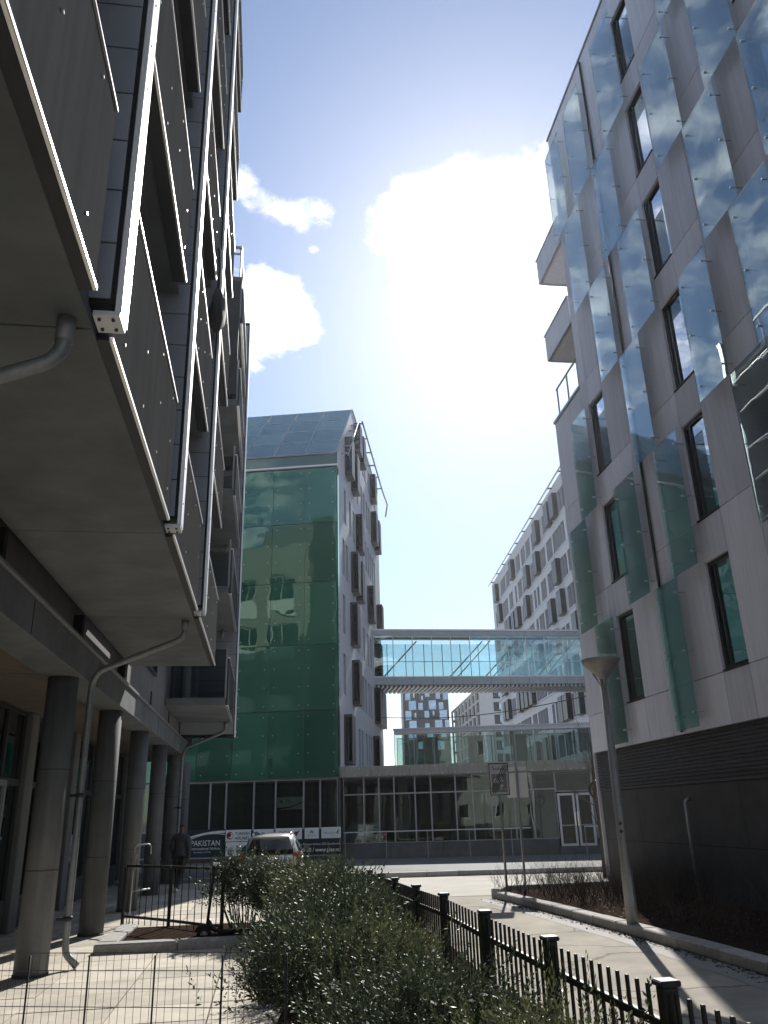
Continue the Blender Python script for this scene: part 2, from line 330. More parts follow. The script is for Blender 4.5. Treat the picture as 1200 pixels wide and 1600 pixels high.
def text(th,s,v,u,z,h,mat,par,w=None,bold=False,ref=None):
    """flat lettering standing on a plane facing the camera side (normal -u); v is its left end, h the capital height; w squeezes to a width"""
    cu=bpy.data.curves.new('lettering','FONT'); cu.body=s; cu.size=1; cu.extrude=.0; cu.resolution_u=2
    if bold: cu.offset=.012
    t=bpy.data.objects.new('lettering',cu); COL.objects.link(t); bpy.context.view_layer.update(); me=tomesh(t); COL.objects.unlink(t); bpy.data.objects.remove(t)
    co=np.array([x.co[:] for x in me.vertices]); x0,x1=co[:,0].min(),co[:,0].max(); wid=x1-x0; cap=.70
    sy=h/cap; sx=(w/wid) if w else sy
    for x in me.vertices: c=x.co.copy(); x.co=((c.x-x0)*sx,0,c.y*sy)
    me.materials.clear(); me.materials.append(M[mat])
    return mk('lettering',me,par,(v,u,z))
# ------------------------------------------------------------------ ground
def sheet(name,poly,z,mat): return structure(name,[(x,y,z) for x,y in poly],[tuple(range(len(poly)))],mat)
sheet('ground',[(-900,-900),(900,-900),(900,900),(-900,900)],0.,'asphalt')
sheet('road',[(-40,20.9),(2.6,20.9),(40,22.4),(40,27.5),(-40,26.9)],.006,'road_far')
LA=-8.6
la=rad(LA); LU=Vector((math.sin(la),math.cos(la),0)); LV=Vector((math.cos(la),-math.sin(la),0))
def LW(v,u,z=0): return LV*v+LU*u+Vector((0,0,z))
def stones(root,pts,length,w,h,mat,name='kerb_stone',z0=0.):
    """a row of separate stones along a polyline"""
    P=[Vector((x,y,0)) for x,y in pts]; d=0
    for i in range(len(P)-1):
        a,b=P[i],P[i+1]; L=(b-a).length; n=max(1,round(L/length)); ang=math.atan2(b.y-a.y,b.x-a.x)
        for k in range(n):
            c=a.lerp(b,(k+.5)/n); o=mk(name,boxmesh(round(L/n-.012,2),w,h,mat,.018),root,(c.x,c.y,z0+h/2+random.uniform(-.004,.004))); o.rotation_euler=(0,0,ang+random.uniform(-.006,.006))
pav=structure('pavement',[LW(v,u,.004) for v,u in ((-4.55,4),(1.0,4),(1.0,27.5),(-4.55,27.5))],[(0,1,2,3)],'soil')
for i in range(5):
    for j in range(29):
        v0=-4.5+i*1.0; u0=4.4+j*.8
        if i>=2 and 13.9<u0+.4<16.3: continue
        o=mk('paving_slab',boxmesh(.988,.788,.05,'paving',.006),pav,LW(v0+.5+(.0 if j%2 else .0),u0+.4,.012+random.uniform(-.003,.003))); o.rotation_euler=(random.uniform(-.003,.003),random.uniform(-.003,.003),-la)
k1=structure('kerb',[(-12,27.1,.003),(14,27.5,.003),(14,27.85,.003),(-12,27.45,.003)],[(0,1,2,3)],'concrete')
stones(k1,[(-12,27.3),(14,27.7)],1.0,.28,.15,'granite')
sheet('footway',[(-14,27.42),(16,27.86),(16,37.2),(-14,37.2)],.12,'stone_plinth')
KR=[(4.75,4.0),(4.55,7.6),(4.27,10.56),(3.72,13.6),(3.0,17.0),(2.3,20.0)]
k2=structure('kerb',[(x-.45,y,.003) for x,y in KR]+[(x,y,.003) for x,y in KR[::-1]],[tuple(range(12))],'concrete')
stones(k2,[(x+.12,y) for x,y in KR],.95,.26,.15,'granite')
stones(k2,[(2.3,20.15),(2.55,21.0),(9,22.0)],.95,.22,.2,'granite')
sheet('planting_bed',[(x+.2,y) for x,y in KR]+[(2.75,20.8),(9,21.8),(12,12),(8,0)],.10,'soil')
k3=structure('kerb',[LW(v,u,.003) for v,u in ((-2.45,13.78),(1.2,13.78),(1.2,14.1),(-2.45,14.1))],[(0,1,2,3)],'concrete')
stones(k3,[tuple(LW(v,13.95)[:2]) for v in (-2.45,1.2)],1.2,.3,.17,'granite')
stones(k3,[tuple(LW(-2.3,u)[:2]) for u in (14.1,16.3)],1.1,.3,.17,'granite')
sheet('planting_bed',[tuple(LW(v,u)[:2]) for v,u in ((-2.2,14.05),(1.6,14.05),(2.6,4.5),(3.0,4.5),(1.9,16.2),(-2.2,16.2))],.12,'soil')
sheet('planting_bed',[(-.9,3.),(1.7,3.),(.75,13.),(-1.3,13.2)],.10,'soil')
# ------------------------------------------------------------------ left apartment building
def boltmesh(r=.022,l=.02,mat='steel_bolt',n=8,ax='v'):
    k=('bolt',r,l,mat,ax)
    if k in _mc: return _mc[k]
    v,f=tubegeo([(0,0,0),(l,0,0)] if ax=='v' else [(0,0,0),(0,-l,0)] if ax=='u' else [(0,0,0),(0,0,-l)],r,n); me=pymesh('bolt',v,f,mat); _mc[k]=me; return me
def ringmesh(w,h,t,d,mat,axis='v'):
    """window frame ring of width w, height h, bar t, depth d, centred; lies in the u-z plane for axis v, in v-z for axis u"""
    k=('ring',round(w,3),round(h,3),t,d,mat,axis)
    if k in _mc: return _mc[k]
    v=[];f=[]
    for (a0,a1,z0,z1) in ((-w/2,w/2,-h/2,-h/2+t),(-w/2,w/2,h/2-t,h/2),(-w/2,-w/2+t,-h/2+t,h/2-t),(w/2-t,w/2,-h/2+t,h/2-t)):
        b=len(v)
        for z in(z0,z1):
            for dd in(-d/2,d/2):
                for a in(a0,a1): v.append((dd,a,z) if axis=='v' else (a,dd,z))
        f+=[tuple(b+i for i in q) for q in ((0,2,3,1),(4,5,7,6),(0,1,5,4),(2,6,7,3),(0,4,6,2),(1,3,7,5))]
    me=pymesh('frame',v,f,mat); _mc[k]=me; return me
def window(th,axis,p,a0,a1,z0,z1,depth_dir,frame='dark_frame',pane='window_glass',t=.06,d=.08,split=None,name='window'):
    """window in plane axis=p; depth_dir +1/-1 points into the building"""
    w=a1-a0;h=z1-z0;ca=(a0+a1)/2;cz=(z0+z1)/2
    loc=(p,ca,cz) if axis=='v' else (ca,p,cz)
    o=mk(name,ringmesh(w,h,t,d,frame,axis),th.e,loc)
    def bx(n,b0,b1,y0,y1,off,th_,mat):
        if axis=='v': mk(n,boxmesh(th_,b1-b0,y1-y0,mat),o,(p+off*depth_dir,(b0+b1)/2,(y0+y1)/2))
        else: mk(n,boxmesh(b1-b0,th_,y1-y0,mat),o,((b0+b1)/2,p+off*depth_dir,(y0+y1)/2))
    bx('pane',a0+t*.8,a1-t*.8,z0+t*.8,z1-t*.8,.01,.012,pane)
    if split: bx('mullion',a0+w*split-.025,a0+w*split+.025,z0+t,z1-t,-.012,.04,frame)
    return o
lb=Th('apartment_building','dark grey apartment building on round columns with bolted balcony panels and bright metal fins','building',LA,off=(-3.,12.))
FIN=[-3.3,.6,4.5,8.4,12.3]; SH=2.95; Z0=4.78; NS=6; TOP=Z0+SH*NS
VW=-2.72
for k in range(NS+1):
    z=Z0+SH*k
    lb.box('floor_slab',VW,-1.16,-7,16.55,z+.03,z+.22,'soffit')
    if k<NS:
        bays=[(-7,-3.3)]+[(FIN[i],FIN[i+1]) for i in range(4)]+[(12.3,16.55)]
        for bi,(a,b) in enumerate(bays):
            if bi<1: continue
            e=b-.40 if bi<5 else b
            ph=1.35
            p=lb.box('balcony_panel',-1.10,-1.05,a+.13,e,z+.02,z+ph,'fibre_panel',bev=.006)
            lb.box('edge_trim',-1.125,-1.035,a+.13,e,z+ph,z+ph+.028,'aluminium',par=p,bev=.006)
            lb.box('edge_trim',-1.062,-1.036,a+.13,e,z-.016,z+.016,'aluminium',par=p,bev=.004)
            lb.box('lip',-1.20,-1.064,a+.13,e,z-.012,z+.03,'dark_metal',par=p)
            if bi>=2:
                for uu in np.linspace(a+.55,e-.35,4):
                    for zz in (z+.22,z+.72,z+ph-.14):
                        if random.random()<.8: mk('bolt',boltmesh(.013 if bi>2 else .010,.010),p,(-1.05,uu+random.uniform(-.05,.05),zz))
            # recessed flat wall with a glazed balcony door
            lb.box('wall_panel',VW-.12,VW,a+.1,a+1.2,z+.22,z+SH+.03,'tile')
            lb.box('wall_panel',VW-.12,VW,b-.9,b-.1,z+.22,z+SH+.03,'tile')
            window(lb,'v',VW-.08,a+1.2,b-.9,z+.22,z+SH+.03,-1,pane='dark_window',split=.5,name='balcony_door')
            if k==0:
                lb.box('soffit_panel',-2.70,-1.14,a+.008,b-.008,z-.02,z+.03,'soffit',bev=.004)
lb.box('core',-12,VW-.14,-7,16.5,4.3,TOP+1,'backing')
lb.box('end_wall',VW-.14,-1.2,16.5,16.58,4.8,5.0,'soffit')
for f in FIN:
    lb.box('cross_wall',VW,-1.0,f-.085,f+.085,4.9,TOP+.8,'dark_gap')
    tip=lb.box('fin_cap',-1.0,-.955,f-.09,f+.13,4.84,TOP+.8,'aluminium',bev=.006)
    pl=lb.box('foot_plate',-1.125,-.96,f-.10,f+.10,4.80,4.838,'white_metal',par=tip,bev=.004)
    for dv in (.035,.12):
        for du in (.04,.15): mk('bolt',boltmesh(.012,.012,'dark_metal',6,'z'),pl,(-1.125+dv,f-.10+du,4.80))
    for zz in np.arange(5.1,14,.42): mk('rivet',boltmesh(.008,.006,'dark_metal',6,'v'),tip,(-.955,f-.02,zz)) if f>4 else None
    if f>4:
        z=4.93; 
        while z<TOP+.3:
            for (a,b) in ((VW+.02,-1.66),(-1.65,-1.03)):
                lb.box('wall_tile',a,b,f-.105,f-.087,z,z+.415,'tile',bev=.003)
            z+=.427
# lower far wing with box balconies
BW=-2.72
lb.box('core',-12,BW-.02,16.5,27.05,4.3,18.1,'backing')
eh=[(vv,vv+w_,Z0+SH*k+.9,Z0+SH*k+2.4) for k in range(4) for vv,w_ in ((-10.8,1.5),(-7.8,1.5),(-5.6,1.9))]
v,f=holed(-12,BW,4.3,18.1,eh,.15,lambda a,z,d:(a,27.3-d,z)); lb.mesh('end_wall',v,f,'apart_wall')
for i_,(a,b,z0_,z1_) in enumerate(eh):
    window(lb,'u',27.2,a,b,z0_,z1_,-1,frame='apart_white',pane='dark_window',split=.5); lb.box('infill_panel',a,b,27.3,27.36,z0_-.85,z0_-.03,'sign_white')
lb.box('cross_wall',BW,-1.0,26.95,27.1,4.3,19.9,'dark_gap')
lb.box('fin_cap',-1.0,-.955,26.94,27.2,4.3,19.9,'aluminium',bev=.006)
z=4.4
while z<19.5:
    lb.box('wall_tile',BW+.02,-1.03,26.925,26.945,z,z+.415,'tile',bev=.003); z+=.427
for k in range(5):
    z=Z0+SH*k; u0,u1=(22.8,30.5) if k==0 else (22.0,26.9)
    s=lb.box('balcony_slab',BW,-1.12,u0,u1,z,z+.2,'soffit',bev=.01)
    if k==0: lb.box('seam',BW+.1,-1.12,27.2,27.22,z-.003,z,'dark_gap',par=s)
    lb.box('balcony_panel',-1.10,-1.05,u0+.05,u1,z+.01,z+1.3,'fibre_panel',bev=.006)
    lb.box('edge_trim',-1.12,-1.035,u0+.05,u1,z+1.3,z+1.328,'aluminium')
    lb.box('edge_trim',-1.115,-1.038,u0+.05,u1,z-.015,z+.01,'aluminium')
    lb.box('glass_screen',BW+.1,-1.15,u0+.03,u0+.045,z+.22,z+1.55 if k==0 else z+1.25,'balcony_glass')
    lb.box('screen_post',-1.14,-1.10,u0+.02,u0+.06,z+.2,z+1.6,'grey_metal')
    window(lb,'v',BW+.01,u0+1,u1-1,z+.22,z+2.5,-1,pane='dark_window',split=.5,name='balcony_door')
    window(lb,'v',BW+.01,18,20.4,z+.4,z+2.4,-1,pane='dark_window',split=.5)
    for zz in np.arange(z+.2,z+SH,.427): lb.box('wall_tile',BW-.01,BW+.012,16.7,17.9,zz,zz+.415,'tile')
    if k>0: lb.tube('spout',[(-1.5,26.6,z),(-1.5,26.6,z-.3)],.055,'galvanised')
for u in (8.05,11.95): 
    for k in (1,2,3,4): lb.tube('spout',[(-1.7,u,Z0+SH*k),(-1.7,u,Z0+SH*k-.38)],.06,'galvanised')
# roof terrace of the wing
lb.box('end_panel',-2.6,-1.15,21.95,22.02,14.0,18.0,'dark_metal')
lb.box('roof_slab',-12,-1.1,21.9,27.3,18.1,18.25,'soffit')
for uu in (22.0,24.4,26.8): lb.box('railing_post',-1.2,-1.16,uu,uu+.05,18.2,19.45,'dark_metal')
for vv in (-2.6,-1.9,-1.55): lb.box('railing_post',vv,vv+.035,22.0,22.04,18.2,19.45,'dark_metal')
lb.box('hand_rail',-1.22,-1.14,22.0,26.9,19.45,19.52,'grey_metal'); lb.box('hand_rail',-2.7,-1.14,21.97,22.05,19.45,19.52,'grey_metal'); lb.box('hand_rail',-2.7,-1.14,21.99,22.03,19.2,19.25,'grey_metal')
# arcade
COLU=[4.45+3.9*i for i in range(-2,8)]
for u in COLU:
    v,f=tubegeo([(-2.92,u,0),(-2.92,u,3.84)],.21,24); c_=lb.mesh('column',v,f,'column',None,True)
    for zj in (1.28,2.56): lb.tube('pour_joint',[(-2.92,u,zj),(-2.92,u,zj+.012)],.2115,'dark_base',c_,24)
    lb.tube('base_ring',[(-2.92,u,.0),(-2.92,u,.07)],.222,'dark_base',c_,24)
lb.box('beam',-3.18,-2.64,-7,28.8,3.84,4.28,'soffit',bev=.01)
lb.box('beam_ledge',-2.70,-2.60,-7,28.8,4.28,4.33,'galvanised',bev=.006)
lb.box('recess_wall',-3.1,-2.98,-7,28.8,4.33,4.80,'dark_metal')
for u in COLU: lb.box('bracket',-2.99,-2.72,u-.06,u+.06,4.33,4.76,'dark_gap')
for u in COLU: lb.box('beam_joint',-2.642,-2.636,u+1.0,u+1.02,3.86,4.26,'dark_gap')
for i in range(len(COLU)-1): lb.box('ceiling_panel',-4.7,-3.18,COLU[i]+.01,COLU[i+1]-.01,3.9,3.94,'wood_soffit')
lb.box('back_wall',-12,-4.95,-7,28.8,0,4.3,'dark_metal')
lb.box('shop_floor',-4.95,-4.5,-7,28.8,0,.06,'concrete')
for i in range(1,len(COLU)-1):
    a,b=COLU[i],COLU[i+1]
    lb.box('pier',-4.75,-4.45,a+.55,a+1.05,0,3.9,'column',bev=.02)
    lb.box('stall_riser',-4.68,-4.55,a+1.05,b+.55,0.06,.55,'dark_base')
    w=(b-a-.5)/3
    for q in range(3):
        x0=a+1.05+q*w
        if i==4 and q==1:
            o=window(lb,'v',-4.5,x0,x0+w,.06,2.6,-1,frame='grey_metal',pane='dark_window',t=.1,name='door'); lb.box('door_handle',-4.47,-4.43,x0+.14,x0+.17,.9,1.5,'chrome',par=o)
        else: window(lb,'v',-4.6,x0,x0+w,.55,2.6,-1,frame='dark_frame',pane='dark_window')
        window(lb,'v',-4.6,x0,x0+w,2.6,3.88,-1,frame='dark_frame',pane='dark_window')
# rainwater pipes from the balconies to the columns
def downpipe(u,du,full=True):
    pts=[(-1.27,u,Z0+.02),(-1.27,u,Z0-.30),(-2.5,u+.02,3.98),(-2.60,u+du,3.80)]
    if full: pts+=[(-2.60,u+du,.35),(-2.58,u+du,.22),(-2.42,u+du-.02,.07)]
    p=lb.tube('downpipe',bend(pts,.13),.046,'galvanised',n=12)
    lb.tube('collar',[(-1.27,u,Z0+.01),(-1.27,u,Z0-.18)],.058,'galvanised',p,12)
    if full:
        for z in (.62,2.2): lb.tube('pipe_clip',[(-2.60,u+du,z),(-2.60,u+du,z+.06)],.064,'dark_metal',p,12); lb.box('clip_arm',-2.75,-2.6,u+du-.02,u+du+.02,z+.01,z+.05,'dark_metal',par=p)
downpipe(4.40,.0); downpipe(12.50,.12); downpipe(26.9,.3)
# thing hanging on the fin
hb=Th('hanging_bag','slack dark cloth bag on a cord hanging from a balcony fin','bag',LA,off=(-1.0,11.8),z0=9.6)
hb.tube('cord',[(-1.02,11.85,11.3),(-.99,11.85,10.9),(-1.0,11.86,10.42)],.025,'cloth_black')
v=[];f=[];n=10
for (z,r,sx) in ((10.45,.04,1),(10.25,.16,.7),(10.0,.24,.6),(9.8,.2,.7),(9.62,.08,.9),(9.58,.02,1)):
    for k in range(n):
        a=2*math.pi*k/n; q=r*(1+.25*math.sin(3*a+z*5)); v.append((-1.0+q*sx*math.cos(a),11.86+q*math.sin(a),z))
for i in range(5):
    for k in range(n): f.append((i*n+k,i*n+(k+1)%n,(i+1)*n+(k+1)%n,(i+1)*n+k))
hb.mesh('bag',v,f,'cloth_black',None,True)
hb.box('tag',-1.0,-.99,11.8,11.9,11.12,11.25,'sign_white',rot=(.3,0,.4))
# ------------------------------------------------------------------ right building with glass rain screen
RA=-7.15; RV=8.25
rb=Th('office_building','pale panelled office building screened by staggered clear glass sheets, on a dark brick base','building',RA,off=(RV,12.))
ZJ=[3.26,4.23,7.24,10.25,13.21,16.17,19.2,22.5]
UG=[-3.4,-2.2,-1.0,.2,1.4,2.6,3.8,4.6,5.5,6.7,7.9,9.1,10.0,11.2,12.4,13.6,14.5,15.7,16.44,16.9,18.1,19.1,19.54,20.6,21.8]
WC=[(4.6,5.5),(9.1,10.0),(13.6,14.5),(18.1,19.1)]
for j in range(7):
    for i in range(len(UG)-1):
        a,b=UG[i],UG[i+1]; z0,z1=ZJ[j],ZJ[j+1]
        if a>=19.5 and j>=4: continue
        if j==4 and a>=19.5: continue
        if (a,b) in WC and j>0 and not (a==18.1 and j>3):
            z0=ZJ[j]+2.15
            rb.box('window_cill',RV-.02,RV+.14,a+.01,b-.01,ZJ[j]+.004,ZJ[j]+.03,'dark_frame')
            o=window(rb,'v',RV+.10,a+.01,b-.01,ZJ[j]+.03,z0-.004,1,frame='dark_metal',pane='window_glass',t=.07,d=.09,split=.78)
            rb.box('blind',RV+.16,RV+.165,a+.15,b-.1,z0-random.choice((.1,.3,.7,.2)),z0-.05,'blind',par=o)
        g=.008
        rb.box('cladding_panel',RV,RV+.12,a+g,b-g,z0+g,z1-g,'render_beige',bev=.004)
rb.box('core',RV+.22,20,-6,19.5,0,22.45,'backing'); rb.box('core',RV+.22,18,19.5,21.75,0,13.3,'backing')
rb.box('wall_end',RV+.0,RV+.22,21.76,21.80,0,13.3,'render_beige')
rb.box('roof_coping',RV-.04,20,-6,19.6,22.5,22.56,'grey_metal'); rb.box('roof_coping',RV-.04,18,19.56,21.85,13.22,13.3,'grey_metal')
for i in range(13): rb.box('brick_course',RV+.05,RV+.2,-6,21.7,2.28+i*.0752,2.28+i*.0752+.064,'dark_brick')
for i in range(12): rb.box('base_panel',RV+.07,RV+.2,-6+i*2.31+.006,-6+(i+1)*2.31-.006,0.0,2.27,'dark_base',bev=.004)
for i in range(12): rb.box('base_joint',RV+.066,RV+.07,-6+i*2.31,-6+(i+1)*2.31-.02,1.1,1.115,'dark_gap')
rb.tube('drain_pipe',[(RV-.05,16.44,3.3),(RV-.05,16.44,22.3)],.035,'dark_metal')
rb.tube('vent_pipe',bend([(RV+.05,16.75,2.0),(RV-.06,16.75,1.95),(RV-.06,16.75,.1)],.05),.035,'grey_metal')
ZS=[3.30,6.35,9.33,12.28,15.17,18.23,21.6]
GP=[[(18.87,20.1),(15.35,16.4),(10.7,11.9),(7.2,8.4),(3,4.2)],[(10.95,12.14),(14.38,15.5),(19.83,21.1),(16.6,17.8),(7.7,8.9),(2,3.2)],[(12.15,13.25),(15.32,16.4),(18.92,20.1),(9.95,11.15),(6,7.2)],[(14.33,15.6),(10.8,12.05),(8.6,9.87),(16.5,17.6),(5,6.2)],[(15.22,16.4),(12.0,13.2),(9.86,11.05),(17.5,18.7),(7.2,8.4)],[(16.52,17.75),(14.12,15.45),(11.0,12.1),(18.3,19.5),(8.4,9.6)]]
for j,row in enumerate(GP):
    for (a,b) in row:
        p=rb.box('glass_sheet',RV-.21,RV-.198,a,b,ZS[j]+.01,ZS[j+1]-.01,'facade_glass')
        for uu in (a+.12,b-.12):
            for zz in (ZS[j]+.3,(ZS[j]+ZS[j+1])/2,ZS[j+1]-.3):
                mk('fixing',boltmesh(.024,.03,'steel_bolt'),p,(RV-.235,uu,zz)); rb.box('standoff',RV-.2,RV,uu-.008,uu+.008,zz-.008,zz+.008,'grey_metal',par=p)
for (zb,zt) in ((18.5,19.44),(15.5,16.43)):
    s=rb.box('corner_balcony',RV+.02,RV+3.5,19.62,21.84,zb,zb+.22,'render_beige')
    rb.box('parapet',RV,RV+.1,19.62,21.84,zb+.0,zt,'render_beige',par=s,bev=.004); rb.box('parapet',RV+.1,RV+3.5,21.74,21.86,zb,zt,'render_beige',par=s); rb.box('coping',RV-.03,RV+.13,19.62,21.88,zt,zt+.04,'grey_metal',par=s)
for vv in (0,.0): rb.box('terrace_rail',RV+.1,RV+.14,19.7,21.7,14.35,14.39,'grey_metal')
for uu in (19.8,20.7,21.6): rb.box('rail_post',RV+.1,RV+.14,uu,uu+.04,13.3,14.35,'grey_metal')
# ------------------------------------------------------------------ green glass building
GA=5.5; GO=(-2.29,36.88)
gb=Th('green_glass_building','tall building with a green glass front and a sloping glazed roof, pale side wall','building',GA,fo=GO)
GW=13.0; GD=19.0
# glass front: panes hung on point fixings
rows=[3.45,6.35,9.35,12.35,15.35,18.3]; colw=1.62
gb.box('floor_wall',-GW,-.35,.55,.7,3.4,18.5,'interior')
for r in range(5):
    for c in range(8):
        a,b=-colw*(c+1)+.0,-colw*c-.0
        if c==0: b=-.02
        p=gb.box('glass_pane',a+.014,b-.014,-.012,.012,rows[r]+.014,rows[r+1]-.014,'green_glass')
        if c<4:
            for vv in (a+.22,b-.22):
                for zz in np.linspace(rows[r]+.25,rows[r+1]-.25,4): mk('fixing',boltmesh(.022,.02,'white_metal',6,'u'),p,(vv,-.012,zz))
    gb.box('floor_edge',-GW,-.05,.12,.55,rows[r]-.12,rows[r]+.18,'interior')
for c in range(8): gb.box('glass_fin',-colw*c-.01,-colw*c+.01,.03,.3,3.45,18.3,'green_glass')
gb.box('eave_gutter',-GW,.02,-.1,.1,18.36,18.46,'white_metal',bev=.01)
gb.box('eave_fascia',-GW,0,-.03,.05,18.5,19.0,'roof_glass')
# glazed roof slope
e0=Vector((0,0,19.05)); e1=Vector((0,5.8,24.5)); nrm=Vector((0,-(e1-e0).z,(e1-e0).y)).normalized()
ang=math.atan2((e1-e0).z,(e1-e0).y); L_=(e1-e0).length
for r in range(4):
    for c in range(8):
        cc=e0.lerp(e1,(r+.5)/4)+nrm*.06; o=mk('roof_pane',boxmesh(colw-.05,L_/4-.04,.02,'roof_glass'),gb.e,(-colw*(c+.5),cc.y,cc.z)); o.rotation_euler=(ang,0,0)
for c in range(9):
    cc=e0.lerp(e1,.5)+nrm*.05; o=mk('glazing_bar',boxmesh(.05,L_,.08,'grey_metal'),gb.e,(-colw*c-.02 if c else -.03,cc.y,cc.z)); o.rotation_euler=(ang,0,0)
for r in range(5):
    cc=e0.lerp(e1,r/4)+nrm*.045; o=mk('glazing_bar',boxmesh(GW,.05,.07,'grey_metal'),gb.e,(-GW/2,cc.y,cc.z)); o.rotation_euler=(ang,0,0)
cc=e0.lerp(e1,.5)-nrm*.12; o=mk('roof_slab',boxmesh(GW-.3,L_,.06,'interior'),gb.e,(-GW/2-.1,cc.y,cc.z)); o.rotation_euler=(ang,0,0)
# pale side wall with narrow windows and bay boxes
random.seed(21)
holes=[];wins=[];bays_=[]
def layout(u0,u1,zb,h,wide,seedk,first=True):
    u=u0
    while u<u1-1.2:
        r=random.random()
        if r<.22: bays_.append((u,u+wide,zb-.15,zb+h+.15)); u+=wide+random.choice((.25,.5,.8))
        elif r<.88:
            wins.append((u,u+.78,zb,zb+h)); 
            if random.random()<.6: wins.append((u+1.12,u+1.9,zb,zb+h)); u+=1.12
            u+=.78+random.choice((.35,.7,1.1))
        else: u+=random.choice((.6,1.0))
for k,zb in enumerate((4.2,7.25,10.2,13.15,16.1,19.15,22.2)):
    layout(1.5 if k<5 else (2.6 if k==5 else 6.3),GD-.4,zb,1.95 if k<6 else 1.6,1.05,k)
holes=list(wins)
P=lambda a,z,d:(0-d,a,z)
v,f=holed(0,GD,3.6,19.0,[h for h in holes if h[3]<19],.22,P); gb.mesh('side_wall',v,f,'hotel_wall')
# upper gable: stepped strips under the slope
v=[(0,0,19.0),(0,GD,19.0),(0,GD,24.5),(0,5.8,24.5)]; 
hs=[h for h in holes if h[2]>19]
v2,f2=holed(5.8,GD,19.0,24.5,[h for h in hs if h[0]>5.9],.22,P); gb.mesh('upper_wall',v2,f2,'hotel_wall')
gb.mesh('gable',[(0,0,19.0),(0,5.8,19.0),(0,5.8,24.5)],[(0,1,2)],'hotel_wall')
for (a,b,z0,z1) in wins:
    if z0>19 and a<5.9: continue
    window(gb,'v',-.2,a,b,z0,z1,-1,frame='dark_frame',pane='hotel_glass',t=.05)
for (a,b,z0,z1) in bays_:
    if z0>18.5 and a<(z0+2.2-19.05)/5.45*5.8-.5: continue
    o=gb.box('bay_box',0.003,.40,a,b,z0,z1,'bronze',bev=.02); gb.box('bay_window',.1,.36,a-.012,a,z0+.15,z1-.15,'dark_window',par=o); gb.box('bay_seam',.402,.406,(a+b)/2-.008,(a+b)/2+.008,z0+.04,z1-.04,'dark_gap',par=o)
gb.box('core',-GW,-.24,.75,GD,0,18.4,'backing'); gb.box('core',-GW,-.24,6.0,GD,18.4,24.4,'backing')
gb.box('roof_edge',-.1,.06,5.8,GD,24.5,24.6,'white_metal')
# maintenance rail on brackets
gb.tube('roof_rail',[(.5,6.6,24.15),(.5,17.8,24.15),(.7,19.3,23.6),(.55,19.2,22.6)],.05,'grey_metal')
for u in (6.8,8.9,11.0,13.1,15.2,17.3): gb.box('rail_bracket',0,.5,u-.04,u+.04,24.08,24.16,'grey_metal')
for (u,z) in ((1.2,19.9),(2.2,20.8),(3.2,21.75),(4.2,22.7),(5.1,23.5)): gb.box('rail_bracket',0,.42,u-.03,u+.03,z-.35,z-.28,'grey_metal')
gb.tube('roof_rail',[(.42,.9,19.3),(.42,5.4,23.5)],.03,'grey_metal')
# ground floor
def gp(px,py): return gb.onu(px,py,-.0)
WX=[gp(x,1260)[0] for x in (292,327.5,352.5,396,430,474,500,528)]
WX=[WX[0]-4.5,WX[0]-3,WX[0]-1.5]+WX
for i in range(len(WX)-1):
    o=window(gb,'u',.06,WX[i],WX[i+1],1.35,3.4,1,frame='grey_metal',pane='lobby_glass',t=.035)
gb.box('shop_back',-GW,-.1,3.0,3.1,0,3.4,'interior'); gb.box('shop_ceiling',-GW,-.1,.15,3.0,3.3,3.4,'room_wall'); gb.box('shop_floor',-GW,-.1,.15,3.0,.1,.2,'interior_floor')
for vv in (-1.2,-4.4,-7.0): gb.box('inner_column',vv-.18,vv+.18,1.2,1.55,.2,3.3,'room_wall')
gb.box('spandrel',-GW,.02,-.03,.05,.28,1.35,'sign_navy'); gb.box('plinth',-GW,.04,-.06,.1,0,.28,'dark_base'); gb.box('ledge',-GW,.04,-.10,.0,.28,.33,'grey_metal')
gb.box('wall_end',-.02,.0,0,GD,0,3.6,'stone_plinth')
# ------------------------------------------------------------------ airline signs
def sign(name,label,px0,py0,px1,py1,mat,u=-.06,grp=None):
    a,z1=gp(px0,py0); b,z0=gp(px1,py1)
    t=Th(name,label,'sign',GA,fo=GO,off=((a+b)/2,u),z0=z0)
    p=t.box('board',a,b,u,u+.025,z0,z1,mat); return t,p,a,b,z0,z1,u-.004
G_='airline signs along the shop front'
t,p,a,b,z0,z1,u=sign('sign','navy PAKISTAN International Airlines sign with a white curved band along its top',288,1297,350.5,1338,'sign_navy')
w=b-a;h=z1-z0
v=[];f=[]
for i in range(13):
    s=i/12; y=z1-h*(.30*(1-s)**2+.02); th_=h*(.055+.05*s); v+=[(a+s*w,u-.002,y-th_*1.2-.0),(a+s*w,u-.002,y-th_*.4)]
for i in range(12): f.append((2*i,2*i+2,2*i+3,2*i+1))
t.mesh('band',v,f,'ink_white',p)
v=[];f=[]
for i in range(13):
    s=i/12; y=z1-h*(.44*(1-s)**2+.16*s*s+.03); v+=[(a+s*w,u-.002,y-.03),(a+s*w,u-.002,y)]
for i in range(12): f.append((2*i,2*i+2,2*i+3,2*i+1))
t.mesh('band',v,f,'ink_white',p)
text(t,'PAKISTAN',a+w*.19,u,z0+h*.40,h*.20,'ink_white',p,w*.70); text(t,'International Airlines',a+w*.19,u,z0+h*.25,h*.10,'ink_white',p,w*.72); text(t,'Great People to Fly With',a+w*.26,u,z0+h*.14,h*.055,'ink_white',p,w*.42)
def disc(t,v0,z,r,u,mat,p,n=20,name='emblem',sx=1,a0=0,a1=2*math.pi):
    vv=[(v0,u,z)]+[(v0+sx*r*math.cos(a0+(a1-a0)*k/n),u,z+r*math.sin(a0+(a1-a0)*k/n)) for k in range(n+1)]
    t.mesh(name,vv,[(0,k+1,k+2) for k in range(n)],mat,p)
